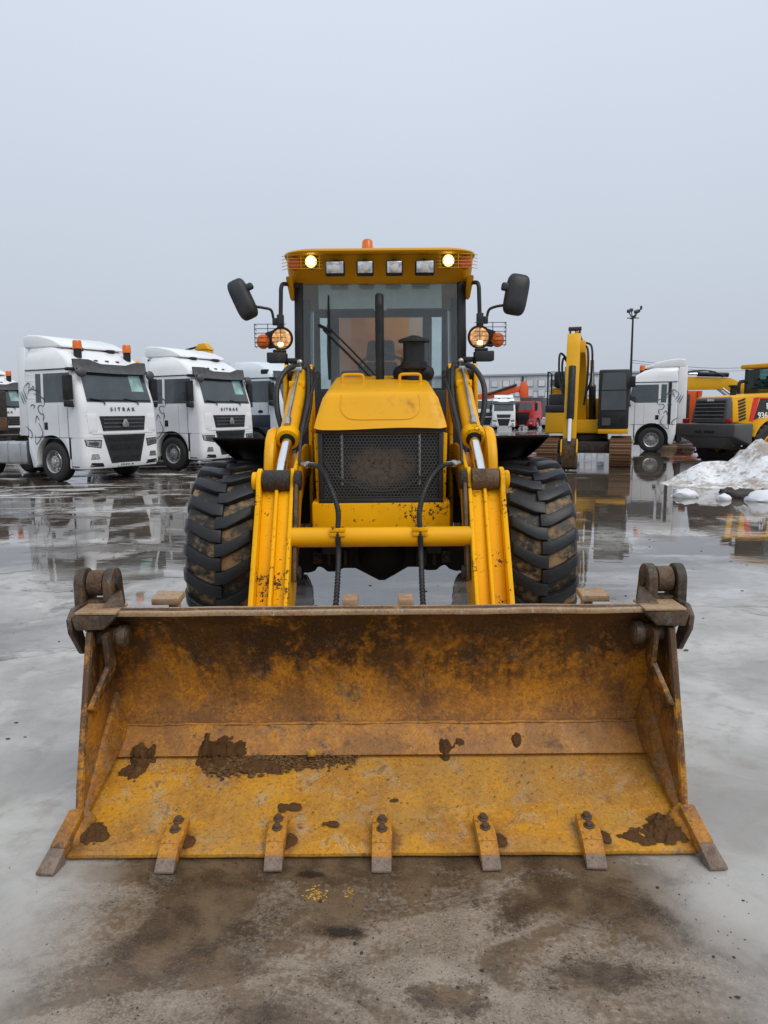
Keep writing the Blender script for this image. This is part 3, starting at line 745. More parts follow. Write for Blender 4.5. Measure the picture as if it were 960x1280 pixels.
# front lip ring: flat line across at the visor edge
def ring3(y, z, wd, low, yl=None):
    n, rad = 10, .055
    wl = wd + (z - low) * .10
    pts = [(-wl, yl or y, low)]
    for k in range(n + 1):
        a = R(180 - 90 * k / n); pts.append((-(wd - rad) + rad * math.cos(a), y, z - rad + rad * math.sin(a)))
    pts.append((0, y, z + .006))
    for k in range(n + 1):
        a = R(90 - 90 * k / n); pts.append(((wd - rad) + rad * math.cos(a), y, z - rad + rad * math.sin(a)))
    pts.append((wl, yl or y, low)); return pts
hs = []
for (y, z, wd, low) in ((4.605, 1.760, .372, 1.53), (4.625, 1.778, .370, 1.50), (4.66, 1.793, .368, 1.50), (4.9, 1.824, .370, 1.50), (6.02, 1.958, .385, 1.50)): hs.append(ring3(y, z, wd, low))
m = MB(); m.loft(hs, True, True); hood = m.build('hood', 'yellow', BH, ang=50)
# hood front panel (visor over the grille), curled at the lower lip
def visor(u, v, o=0.):
    # v: 0 lower lip .. 1 crease
    wd = .415 + (.366 - .415) * v
    tt = (u - .5) * 2
    x = wd * tt
    edge = max(0, abs(tt) - .86) / .14
    y = 4.492 + (.112) * v + .010 * (1 - math.cos((1 - v) * 1.2)) + edge ** 2 * .022
    z = 1.562 + .214 * v - edge ** 2 * (.022 * v * v - .010 * (1 - v))
    if v < .12: z += .006 * math.sin(tt * 3.0 + .5)
    return (x, y + o, z + o * .25)
m = MB(); m.shell(visor, lambda u, v: visor(u, v, .02), 32, 10); m.build('hood_front', 'yellow', hood, ang=50)
# pressed U-shaped line on the front panel
def vis_pt(x, v): return Vector(visor(x / (2 * (.415 + (.366 - .415) * v)) + .5, v)) + Vector((0, -.0005, 0))
pth = [vis_pt(-.245, .98), vis_pt(-.25, .62), vis_pt(-.225, .40), vis_pt(-.17, .28), vis_pt(0, .27), vis_pt(.17, .28), vis_pt(.225, .40), vis_pt(.25, .62), vis_pt(.245, .98)]
m = MB(); m.tube(pth, .0045, 6, 5); m.build('pressed_line', 'yellow', hood)
for s in mir:      # grab handles
    c = Vector((-.20 if s < 0 else .215, 5.30, 1.872))
    pts = [c + Vector(q) for q in ((-.075, 0, -.01), (-.075, 0, .045), (-.06, 0, .062), (0, 0, .064), (.06, 0, .062), (.075, 0, .045), (.075, 0, -.01))]
    m = MB(); m.tube(pts, .011, 10, 3); m.build('grab_handle', 'yellow', hood)
m = MB()
for s in mir: m.hexa([(s * .40, 4.60, .90), (s * .34, 4.60, .90), (s * .34, 6.0, .90), (s * .40, 6.0, .90)], [(s * .395, 4.62, 1.498), (s * .34, 4.62, 1.498), (s * .34, 6.0, 1.498), (s * .395, 6.0, 1.498)])
m.build('engine_side_panel', 'dark_metal', BH, .01)

# ---- perforated grille
GW, GZ0, GZ1, GY = .392, 1.105, 1.556, 4.545
gr = MB()
pitch = .0212; rh = pitch / math.sqrt(3); ri = rh * .80
nx = int(2 * (GW - .025) / pitch); nz = int((GZ1 - GZ0 - .03) / (rh * 1.5))
sag = lambda x, z: -.010 * math.cos(x * 4) + .01 * noise.noise(Vector((x * 4, z * 4, 3)))
for j in range(nz + 1):
    for i in range(nx + 1):
        cx = -GW + .03 + i * pitch + (pitch / 2 if j % 2 else 0); cz = GZ0 + .02 + j * rh * 1.5
        if cx > GW - .02: continue
        vs = []
        for rr in (rh, ri):
            for k in range(6):
                a = R(30 + 60 * k); px, pz = cx + rr * math.cos(a), cz + rr * math.sin(a); vs.append((px, GY + sag(px, pz), pz))
        gr.add(vs, [(k, (k + 1) % 6, 6 + (k + 1) % 6, 6 + k) for k in range(6)])
M['mesh_steel'] = dirty('grille_mesh_steel', (.075, .075, .074), (.10, .075, .05), .4, .45, 6)
grille = gr.build('grille_mesh', 'mesh_steel', BH)
m = MB()
for s in mir: m.bb(s * (GW + .002), s * (GW - .028), GY - .016, GY + .03, GZ0 + .018, GZ1 - .018)
m.bb(-GW - .002, GW + .002, GY - .018, GY + .03, GZ1 - .018, GZ1 + .004); m.bb(-GW - .002, GW + .002, GY - .020, GY + .03, GZ0 - .012, GZ0 + .018)
m.build('grille_frame', 'dark_metal', grille, .004)
for xx in (-.245, .248):
    m = MB(); m.bb(xx - .007, xx + .007, GY + .028, GY + .04, GZ0 + .10, GZ1 - .03); m.build('grille_stay', 'steel', grille)
def rad_mat():
    t = NT('muddy_radiator')
    x, y, z = t.xyz()
    dd = t.math('ADD', t.math('POWER', t.math('DIVIDE', x, .22), 2.), t.math('POWER', t.math('DIVIDE', t.math('SUBTRACT', z, 1.32), .13), 2.))
    f = t.rng(t.math('ADD', dd, t.math('MULTIPLY', t.noise(9, 6, .7), 1.6)), 1.0, 2.2, 1, 0)
    n = t.noise(30, 6, .7)
    c = t.mix(t.math('MULTIPLY', f, t.rng(n, .3, .6)), (.014, .013, .012), (.17, .115, .07))
    t.bsdf(Base_Color=c, Roughness=.8, Normal=t.bump(n, .6, .01)); return t.m
M['radiator'] = rad_mat()
m = MB(); m.bb(-.37, .37, GY + .055, GY + .12, 1.06, 1.53); m.build('radiator', 'radiator', BH)
m = MB(); m.tube([(-.36, GY + .02, 1.36), (-.25, GY + .02, 1.24), (-.05, GY + .015, 1.17), (.1, GY + .015, 1.175), (.25, GY + .02, 1.25), (.34, GY + .02, 1.33)], .011, 8, 5); m.build('grille_hose', 'hose', grille)
# yellow posts beside the grille and loader towers
for s in mir:
    m = MB(); m.hexa([(s * .415, 4.60, 1.10), (s * .395, 4.60, 1.10), (s * .395, 4.68, 1.10), (s * .415, 4.68, 1.10)], [(s * .425, 4.60, 1.53), (s * .40, 4.60, 1.53), (s * .40, 4.70, 1.53), (s * .425, 4.70, 1.53)])
    m.build('grille_post', 'yellow_worn', BH, .004)
    for xx in (.515, .70):
        m = MB(); m.prism([(5.25, .80), (5.30, 1.55), (5.38, 1.98), (5.44, 2.02), (5.52, 1.99), (5.66, 1.3), (5.70, .80)], s * xx - .013, s * xx + .013); m.build('loader_tower', 'yellow_worn', BH, .006)
    m = MB(); m.bb(s * .68, s * .49, 5.45, 5.66, .82, 1.2); m.build('tower_foot', 'dark_metal', BH, .008)

# ---- hoses
def hose(name, pts, r, mat='hose', seg=6, par=BH):
    m = MB(); m.tube(pts, r, 10, seg); return m.build(name, mat, par, ang=60)
for s in mir:
    cx = -.245 if s < 0 else .222
    h0 = [(s * .43, 4.34, 1.352), (s * .36, 4.24, 1.345), (cx + s * .06, 4.14, 1.27), (cx + s * .0, 4.06, 1.12), (cx, 4.02, .99), (cx + .004, 4.0, .86), (cx + .002, 3.85, .70), (cx, 3.55, .56), (cx, 3.3, .50)]
    h = hose('hydraulic_hose', h0, .0135)
    P = catmull([Vector(q) for q in h0], 22)      # wire-armour turns
    m = MB()
    for i in range(20, len(P) - 8, 2):
        d = (P[i + 1] - P[i - 1]).normalized(); m.cyl(P[i] - d * .003, P[i] + d * .003, .0165, n=10)
    m.build('hose_spiral', 'hose', h)['kind'] = 'stuff'
    m = MB(); m.cyl((s * .48, 4.40, 1.352), (s * .40, 4.32, 1.352), .017, n=10); m.cyl((s * .455, 4.375, 1.352), (s * .435, 4.355, 1.352), .024, n=6); m.build('hose_coupling', 'steel', h, .003)
    hose('steel_pipe', [(s * .48, 4.40, 1.352), (s * .50, 4.45, 1.36), (s * .50, 4.55, 1.50), (s * .485, 4.9, 1.72), (s * .47, 5.3, 1.90)], .010)
    for k, (dx, dz) in enumerate(((.0, .0), (.028, .02), (.01, .045))):
        hose('hydraulic_hose', [(s * (.55 - dx), 4.70, 1.46 + dz), (s * (.525 - dx), 4.85, 1.56 + dz), (s * (.515 - dx), 5.1, 1.73 + dz), (s * (.535 - dx), 5.35, 1.93 + dz), (s * (.57 - dx), 5.5, 1.99 + dz)], .014)
    hose('hydraulic_hose', [(s * .60, 5.38, 2.0), (s * .67, 5.30, 1.98), (s * .735, 5.22, 1.86), (s * .735, 5.16, 1.70), (s * .70, 5.12, 1.56)], .020)
    hose('lamp_cable', [(s * .745, 5.82, 2.06), (s * .75, 5.80, 1.90), (s * .74, 5.78, 1.70), (s * .68, 5.7, 1.5)], .016)

# ---- wheels
def big_wheel(name, y, s, lugs=True):
    wsl = empty(name, Vector((s * 1.005, y, .674)) - Vector((0, 5, 0)), parent=BH); wsl.scale = (1.02, .938, .938)
    ca = MB()
    pr = [(.34, -.17), (.42, -.20), (.54, -.222), (.61, -.216), (.655, -.195), (.675, -.13), (.682, 0), (.675, .13), (.655, .195), (.61, .216), (.54, .222), (.42, .20), (.34, .17)]
    ca.lathe(pr, 64, 'x'); o = ca.build('tyre', 'tyre_body', wsl, off=Vector())
    rm = MB(); rm.lathe([(.345, -.16), (.37, -.19), (.33, -.15), (.30, -.03), (.12, .0), (.10, -.06), (.0, -.06), (.0, .05), (.12, .05), (.30, .02), (.33, .15), (.37, .19), (.345, .16)], 40, 'x')
    rm.build('rim', 'yellow_worn', wsl, off=Vector())
    return wsl
def lug_mesh(sd):
    """one tread bar; sd=-1 left half, +1 right half. front of wheel is -y; rotation about x"""
    m = MB()
    cl = [(.232, .055, .602), (.216, .050, .655), (.19, .040, .700), (.12, -.035, .715), (.045, -.095, .718), (-.02, -.105, .718)]
    hw_ = [.060, .060, .058, .056, .058, .060]
    rings = []
    for (x, a, r), h in zip(cl, hw_):
        ring = []
        for da, rr in ((-h, r), (h, r), (h * 1.22, r - .055), (-h * 1.22, r - .055)):
            t = a + da
            ring.append((sd * x, -rr * math.cos(t), rr * math.sin(t)))
        rings.append(ring)
    m.loft(rings, True, True)
    me = m.mesh('tread_lug', .007, 2, 40); me.materials.append(M['tyre_lug']); return me
lugL, lugR = lug_mesh(-1), lug_mesh(1)
NL = 24
for s in mir:
    w_ = big_wheel('front_wheel', 4.985, s)
    for k in range(NL):
        for me, ph in ((lugL, 0.), (lugR, .5)):
            o = bpy.data.objects.new('tread_lug', me); C.objects.link(o); o.parent = w_
            o.rotation_euler = ((k + ph + .2) * 2 * math.pi / NL, 0, 0)
    w2 = big_wheel('rear_wheel', 7.35, s)
    tr = MB()
    for me, ph in ((lugL, 0.), (lugR, .5)):
        for k in range(NL):
            mm = Matrix.Rotation((k + ph) * 2 * math.pi / NL, 4, 'X')
            tr.add([tuple(v.co) for v in me.vertices], [tuple(p.vertices) for p in me.polygons], mm)
    tr.build('tread', 'tyre_lug', w2, off=Vector())
    # fender
    m = MB()
    x0, x1 = s * 1.10, s * .735
    m.hexa([(x0, 4.72, 1.498), (x1, 4.72, 1.492), (x1, 5.55, 1.27), (x0 * .97, 5.55, 1.27)], [(x0, 4.72, 1.512), (x1, 4.72, 1.506), (x1, 5.55, 1.285), (x0 * .97, 5.55, 1.285)])
    m.hexa([(x1, 4.72, 1.491), (x1 + s * .012, 4.72, 1.491), (x1 + s * .012, 5.55, 1.359), (x1, 5.55, 1.359)], [(x1 - s * .02, 4.80, 1.28), (x1 - s * .008, 4.80, 1.28), (x1 - s * .008, 5.55, 1.10), (x1 - s * .02, 5.55, 1.10)])
    m.hexa([(x0, 4.72, 1.497), (x0 - s * .012, 4.72, 1.497), (x0 * .97 - s * .012, 5.55, 1.359), (x0 * .97, 5.55, 1.359)], [(x0 - s * .05, 4.80, 1.42), (x0 - s * .062, 4.80, 1.42), (x0 - s * .062, 5.55, 1.25), (x0 - s * .05, 5.55, 1.25)])
    m.hexa([(x0 * .97, 5.54, 1.36), (x1, 5.54, 1.36), (x1, 5.56, 1.36), (x0 * .97, 5.56, 1.36)], [(x0 * .95, 5.58, 1.06), (x1, 5.58, 1.06), (x1, 5.60, 1.06), (x0 * .95, 5.60, 1.06)])
    m.build('fender', 'fender', BH, .004)

# ---- cab
CY0, CY1 = 5.98, 7.55
fl = MB(); fl.bb(-.70, .70, 5.92, 7.62, 1.02, 1.14); fl.bb(-.68, .68, 5.92, 5.97, 1.14, 1.84); cab = fl.build('cab', 'dark_metal', BH, .01)
for s in mir:
    m = MB(); m.hexa([(s * .712, CY0 - .02, 1.14), (s * .640, CY0 - .03, 1.14), (s * .640, CY0 + .05, 1.14), (s * .712, CY0 + .06, 1.14)], [(s * .690, CY0, 2.72), (s * .622, CY0 - .01, 2.72), (s * .622, CY0 + .07, 2.72), (s * .690, CY0 + .08, 2.72)])
    m.build('front_pillar', 'dark_metal', cab, .012)
    m = MB(); m.hexa([(s * .70, CY1 - .06, 1.14), (s * .62, CY1 - .06, 1.14), (s * .62, CY1, 1.14), (s * .70, CY1, 1.14)], [(s * .68, CY1 - .06, 2.72), (s * .62, CY1 - .06, 2.72), (s * .62, CY1, 2.72), (s * .68, CY1, 2.72)])
    m.build('rear_pillar', 'dark_metal', cab, .01)
    m = MB(); m.hexa([(s * .70, 6.78, 1.14), (s * .66, 6.78, 1.14), (s * .66, 6.84, 1.14), (s * .70, 6.84, 1.14)], [(s * .683, 6.78, 2.72), (s * .645, 6.78, 2.72), (s * .645, 6.84, 2.72), (s * .683, 6.84, 2.72)])
    m.build('door_pillar', 'dark_metal', cab, .008)
    m = MB(); m.hexa([(s * .700, 6.045, 1.50), (s * .694, 6.045, 1.50), (s * .694, 7.48, 1.50), (s * .700, 7.48, 1.50)], [(s * .686, 6.065, 2.70), (s * .680, 6.065, 2.70), (s * .680, 7.48, 2.70), (s * .686, 7.48, 2.70)])
    m.build('side_window', 'glass', cab)
    m = MB(); m.bb(s * .70, s * .67, 6.06, 7.48, 1.14, 1.5); m.build('side_panel', 'yellow_worn', cab, .01)
    m = MB(); m.bb(s * .716, s * .735, 6.30, 6.33, 2.18, 2.36); m.build('door_grip', 'black', cab, .005)
    # rear corner pillars inside
    m = MB(); m.bb(s * .52, s * .425, CY1 - .04, CY1 - .003, 1.14, 2.62); m.build('rear_frame_post', 'interior', cab, .01)
    m = MB(); m.bb(s * .62, s * .521, CY1 - .035, CY1 - .01, 1.14, 1.62); m.build('rear_frame_panel', 'interior', cab)
    m = MB(); m.bb(s * .619, s * .5215, CY1 - .022, CY1 - .016, 1.625, 2.62); m.build('rear_quarter_glass', 'glass', cab)
m = MB(); m.hexa([(-.638, CY0 - .005, 1.30), (.638, CY0 - .005, 1.30), (.638, CY0 + .002, 1.30), (-.638, CY0 + .002, 1.30)], [(-.62, CY0 + .02, 2.71), (.62, CY0 + .02, 2.71), (.62, CY0 + .027, 2.71), (-.62, CY0 + .027, 2.71)])
m.build('windshield', 'glass', cab)
m = MB(); m.bb(-.62, .62, CY1 - .045, CY1 - .002, 2.621, 2.73); m.bb(-.424, .424, CY1 - .04, CY1 - .005, 1.14, 1.62); m.build('rear_frame', 'interior', cab, .008)
m = MB(); m.bb(-.424, .424, CY1 - .02, CY1 - .014, 1.62, 2.62); m.build('rear_window', 'glass_dusty', cab)
m = MB(); m.bb(-.62, .62, CY0 + .05, CY1 - .05, 2.705, 2.735); m.build('roof_liner', 'liner', cab)
m = MB(); m.bb(-.55, .55, CY0 + .06, CY0 + .40, 1.5, 1.86); m.prism([(CY0 + .06, 1.86), (CY0 + .06, 1.96), (CY0 + .20, 2.02), (CY0 + .30, 1.99), (CY0 + .34, 1.86)], -.34, .30); m.build('dashboard', 'black', cab, .03, 3)
# seat
m = MB(); m.hexa([(-.24, 6.75, 1.52), (.24, 6.75, 1.52), (.24, 7.2, 1.50), (-.24, 7.2, 1.50)], [(-.23, 6.73, 1.66), (.23, 6.73, 1.66), (.22, 7.2, 1.62), (-.22, 7.2, 1.62)])
m.hexa([(-.22, 7.14, 1.62), (.22, 7.14, 1.62), (.22, 7.26, 1.62), (-.22, 7.26, 1.62)], [(-.165, 7.24, 2.16), (.165, 7.24, 2.16), (.165, 7.34, 2.16), (-.165, 7.34, 2.16)])
m.hexa([(-.15, 7.23, 2.17), (.15, 7.23, 2.17), (.15, 7.33, 2.17), (-.15, 7.33, 2.17)], [(-.13, 7.25, 2.37), (.13, 7.25, 2.37), (.13, 7.33, 2.37), (-.13, 7.33, 2.37)])
m.bb(-.15, .15, 6.85, 7.15, 1.14, 1.5); m.build('seat', 'black', cab, .035, 3)
m = MB()
ang = R(35); cs, sn = math.cos(ang), math.sin(ang)
pts = [(.21 * math.cos(a) + .02, 6.50 + .21 * math.sin(a) * cs, 2.06 + .21 * math.sin(a) * sn) for a in [2 * math.pi * i / 28 for i in range(29)]]
m.tube(pts, .015, 8); m.cyl((.02, 6.50, 2.06), (.02, 6.38, 1.80), .03, n=10); m.tube([pts[0], (.02, 6.5, 2.06), pts[14]], .012, 6); m.tube([(.02, 6.5, 2.06), pts[21]], .012, 6)
m.build('steering_wheel', 'black', cab)
m = MB()
for q in ((-.30, 6.6), (.36, 6.7)): m.tube([(q[0], q[1], 1.5), (q[0] + .02, q[1] - .05, 1.9)], .01, 6); m.ball((q[0] + .02, q[1] - .05, 1.92), .025, 2)
m.build('control_levers', 'black', cab)
m = MB(); m.hexa([(-.50, 6.03, 2.50), (.50, 6.03, 2.50), (.50, 6.04, 2.50), (-.50, 6.04, 2.50)], [(-.50, 6.035, 2.69), (.50, 6.035, 2.69), (.50, 6.045, 2.69), (-.50, 6.045, 2.69)]); m.bb(-.05, .05, 6.022, 6.05, 2.485, 2.51); m.build('sun_blind', 'blind', cab)
# roof: bright overhanging cap over a recessed brow that carries the lamps
def roof_ring(z, hx, y0, y1, r):
    pts = []
    for (cx, cy, a0) in ((hx - r, y1 - r, 0), (-hx + r, y1 - r, 90), (-hx + r, y0 + r, 180), (hx - r, y0 + r, 270)):
        for k in range(9):
            a = R(a0 + 90 * k / 8); pts.append((cx + r * math.cos(a), cy + r * math.sin(a), z))
    return pts
m = MB(); m.loft([roof_ring(2.690, .70, 6.00, 7.66, .05), roof_ring(2.700, .728, 5.965, 7.72, .10), roof_ring(2.74, .738, 5.92, 7.75, .14), roof_ring(2.80, .742, 5.84, 7.76, .17), roof_ring(2.862, .738, 5.755, 7.76, .18)])
roof = m.build('roof', 'yellow_roof', BH, ang=50)
m = MB(); m.loft([roof_ring(2.8625, .732, 5.72, 7.75, .18), roof_ring(2.867, .744, 5.672, 7.77, .19), roof_ring(2.878, .747, 5.662, 7.77, .20), roof_ring(2.890, .738, 5.668, 7.765, .20), roof_ring(2.903, .708, 5.70, 7.73, .21), roof_ring(2.911, .655, 5.78, 7.68, .21), roof_ring(2.916, .55, 5.9, 7.6, .2)])
m.build('roof_cap', 'yellow_roof', roof, ang=60)
for s in mir:
    m = MB(); m.hexa([(s * .738, 5.80, 2.72), (s * .68, 5.80, 2.72), (s * .68, 6.0, 2.72), (s * .738, 6.0, 2.72)], [(s * .72, 5.94, 2.56), (s * .69, 5.94, 2.56), (s * .69, 6.02, 2.56), (s * .72, 6.02, 2.56)]); m.build('roof_corner', 'yellow_roof', roof, .02)
    # lit lamp, amber marker and wire guard in each roof corner
    m = MB(); m.lathe([(.0, .0), (.052, .0), (.056, -.03), (.05, -.036), (.0, -.036)], 24, 'y', (s * .527, 5.775, 2.812), False); lamp = m.build('roof_work_lamp', 'black', BH)
    m = MB(); m.ball((s * .527, 5.727, 2.812), (.046, .010, .046), 3); m.build('lens', 'led_ring', lamp)
    m = MB(); m.ball((s * .527, 5.717, 2.812), (.030, .008, .030), 3); m.build('lamp_core', 'led', lamp)
    m = MB(); m.lathe([(.0, .0), (.048, .0), (.050, -.026), (.042, -.034), (.0, -.036)], 24, 'y', (s * .660, 5.80, 2.806), False); m.build('marker_lens', 'amber_dull', BH)
    m = MB()
    for i in range(5): m.tube([(s * .44, 5.695, 2.755 + .025 * i), (s * .70, 5.695, 2.755 + .025 * i), (s * .752, 5.75, 2.755 + .025 * i)], .0024, 5)
    for xx in (.46, .60, .70): m.tube([(s * xx, 5.693, 2.750), (s * xx, 5.693, 2.862)], .0024, 5)
    m.build('lamp_guard', 'yellow_roof', BH)
for xx, ww in ((-.342, .150), (-.112, .132), (.112, .132), (.345, .150)):
    m = MB(); m.bb(xx - ww / 2, xx + ww / 2, 5.69, 5.77, 2.705, 2.812); m.bb(xx - .02, xx + .02, 5.745, 5.90, 2.79, 2.83); lamp = m.build('work_lamp', 'black', BH, .012, 3)
    m = MB(); m.bb(xx - ww / 2 + .010, xx + ww / 2 - .010, 5.682, 5.691, 2.716, 2.802); m.build('lens', 'lampglass', lamp, .006)
    m = MB(); m.ball((xx, 5.682, 2.755), (.030, .004, .026), 2); m.build('lamp_bulb', 'liner', lamp)
m = MB(); m.lathe([(.0, .085), (.025, .083), (.040, .070), (.046, .0), (.0, .0)], 24, 'z', (-.095, 5.85, 2.917), False); bc = m.build('beacon', 'amber', BH, ang=50)
m = MB(); m.cyl((-.095, 5.85, 2.905), (-.095, 5.85, 2.922), .055, n=20); m.build('beacon_base', 'black', bc)
# windshield wiper
m = MB(); m.tube([(-.08, 5.94, 1.95), (-.25, 5.93, 2.12), (-.46, 5.95, 2.33)], .011, 6); m.tube([(-.03, 5.94, 1.95), (-.22, 5.93, 2.15), (-.43, 5.95, 2.36)], .008, 6); m.tube([(-.50, 5.95, 2.365), (-.40, 5.945, 2.315)], .014, 6)
m.tube([(-.418, 5.965, 1.93), (-.42, 5.97, 2.15), (-.416, 5.98, 2.60)], [.010, .016, .007], 6); m.build('wiper', 'black', cab)
# exhaust stack and air precleaner
m = MB(); m.cyl((-.005, 5.62, 1.90), (-.005, 5.62, 2.47), .033, n=18); m.tube([(-.005, 5.62, 2.46), (-.005, 5.625, 2.50), (-.005, 5.66, 2.54)], .033, 18); m.build('exhaust_stack', 'black', BH)
m = MB(); m.lathe([(.0, .0), (.085, .0), (.10, .01), (.10, .055), (.082, .062), (.082, .20), (.12, .205), (.118, .222), (.05, .245), (.018, .255), (.0, .256)], 28, 'z', (.255, 5.60, 1.985), False)
m.cyl((.255, 5.60, 1.86), (.255, 5.60, 1.99), .06, n=14); m.ball((.255, 5.68, 1.96), (.17, .10, .09), 2); pc = m.build('air_precleaner', 'black', BH, ang=30)
m = MB(); m.bb(.215, .28, 5.515, 5.52, 2.0, 2.018); m.build('precleaner_sticker', 'yellow', pc)

# ---- headlamps on brackets, mirrors
for s in mir:
    hx, hz, hy = s * .775, 2.243, 5.78
    hb = MB(); hb.lathe([(.0, .09), (.05, .085), (.082, .05), (.092, 0), (.090, -.015), (.076, -.015), (.074, .0), (.0, .02)], 28, 'y', (hx, hy, hz), False)
    hb.hexa([(hx + s * .02, hy, hz - .06), (hx + s * .11, hy + .0, hz - .075), (hx + s * .11, hy + .06, hz - .075), (hx + s * .02, hy + .07, hz - .06)], [(hx + s * .0, hy, hz + .088), (hx + s * .13, hy, hz + .045), (hx + s * .13, hy + .06, hz + .045), (hx + s * .0, hy + .07, hz + .088)])
    head = hb.build('headlamp', 'black', BH, .006)
    m = MB(); m.ball((hx, hy - .006, hz), (.074, .014, .074), 3); m.build('lens', 'halogen', head)
    m = MB(); m.ball((hx + s * .006, hy - .020, hz - .045), (.020, .006, .020), 2); m.build('lit_bulb', 'bulb', head)
    m = MB(); m.ball((hx + s * .145, hy, hz - .022), (.052, .05, .058), 3); m.build('indicator_lens', 'amber', head)
    m = MB()
    y_ = hy - .05
    for i in range(6):
        zz = hz + .105 - .034 * i; m.tube([(hx - s * .045, y_, zz), (hx + s * .20, y_, zz), (hx + s * .205, y_ + .12, zz)], .0026, 5)
    for xx in (-.002, .098, .20): m.tube([(hx + s * xx, y_ - .003, hz + .108), (hx + s * xx, y_ - .003, hz - .068)], .0032, 5)
    m.build('lamp_guard', 'black', head)
    m = MB(); m.bb(hx - s * .035, hx + s * .115, hy - .04, hy + .09, hz - .185, hz - .108); m.bb(hx - s * .03, hx + s * .07, hy - .02, hy + .06, hz - .107, hz - .085); m.bb(hx - s * .12, hx - s * .035, hy, hy + .20, hz - .185, hz - .150)
    m.build('lamp_bracket', 'dark_metal', BH, .008)
    # mirror
    m = MB(); m.tube([(s * .66, 5.94, 2.665), (s * .745, 5.84, 2.668), (s * .768, 5.80, 2.64), (s * .773, 5.79, 2.55), (s * .782, 5.785, 2.30)], .017, 10, 4)
    m.bb(s * .805, s * .755, 5.755, 5.815, 2.325, 2.425)
    m.bb(s * .842, s * .806, 5.765, 5.805, 2.345, 2.40)
    if s < 0: arm_p = [(-.835, 5.78, 2.40), (-.85, 5.77, 2.46), (-.91, 5.75, 2.475), (-.97, 5.74, 2.49), (-1.00, 5.73, 2.56)]
    else: arm_p = [(.835, 5.78, 2.40), (.85, 5.77, 2.45), (.90, 5.75, 2.47), (.96, 5.74, 2.478), (1.02, 5.73, 2.49)]
    m.tube(arm_p, .0115, 8, 4); m.build('mirror_arm', 'dark_metal', BH, .004)
    mx = MB()
    hwid, hlen = (.076, .158) if s < 0 else (.088, .155)
    prof2 = []
    for k in range(32):
        a = 2 * math.pi * k / 32; ca, sa = math.cos(a), math.sin(a)
        prof2.append((hwid * math.copysign(abs(ca) ** .45, ca), hlen * math.copysign(abs(sa) ** .5, sa)))
    rings = []
    for (k, yy) in ((.90, .04), (1.0, .03), (1.0, 0), (.93, -.035), (.70, -.058), (.3, -.064)):
        rings.append([(px * k, yy, pz * k) for px, pz in prof2])
    mx.loft(rings)
    cx, cz, an = (-1.060, 2.535, R(24)) if s < 0 else (1.052, 2.555, R(10))
    mt = Matrix.Translation((cx, 5.72, cz)) @ Matrix.Rotation(-an if s < 0 else an, 4, 'Y')
    mx.v = [tuple(mt @ Vector(v)) for v in mx.v]
    mo = mx.build('mirror', 'mirror_black', BH, ang=60)
    m = MB()
    if s < 0: m.box((0, 0, 0), (.07, .06, .05)); mt2 = mt @ Matrix.Translation((.085, -.01, .06))
    else: m.box((0, 0, 0), (.07, .06, .06)); mt2 = mt @ Matrix.Translation((-.092, -.01, .04))
    m.v = [tuple(mt2 @ Vector(v)) for v in m.v]; m.build('mirror_knuckle', 'mirror_black', mo, .016, 3)

# ---- backhoe behind the cab
m = MB(); m.prism([(7.9, .85), (7.9, 1.5), (8.25, 1.6), (8.35, .9)], -.30, .30); m.build('swing_post', 'yellow_worn', BH, .02)
m = MB(); m.prism([(8.1, 1.3), (7.95, 2.1), (8.2, 2.75), (8.5, 2.95), (8.62, 2.8), (8.4, 2.4), (8.35, 1.5)], -.33, .31); bb_ = m.build('backhoe_boom', 'yellow_worn', BH, .02)
m = MB(); m.prism([(8.45, 2.85), (8.62, 2.86), (8.85, 1.2), (8.65, 1.15)], -.14, .14); m.build('backhoe_dipper', 'yellow_worn', BH, .015)
m = MB(); m.prism([(8.6, 1.2), (8.95, 1.2), (9.1, .95), (8.9, .8), (8.6, .85)], -.30, .30); m.build('backhoe_bucket', 'rusty', BH, .01)
for s in mir:
    m = MB(); m.cyl((s * .95, 8.25, 1.5), (s * .95, 8.25, .45), .07, n=12); m.bb(s * 1.07, s * .83, 8.1, 8.4, .38, .45); m.build('stabiliser_leg', 'yellow_worn', BH, .008)
m = MB(); m.bb(-1.05, 1.05, 8.12, 8.36, .95, 1.2); m.build('stabiliser_beam', 'yellow_worn', BH, .01)

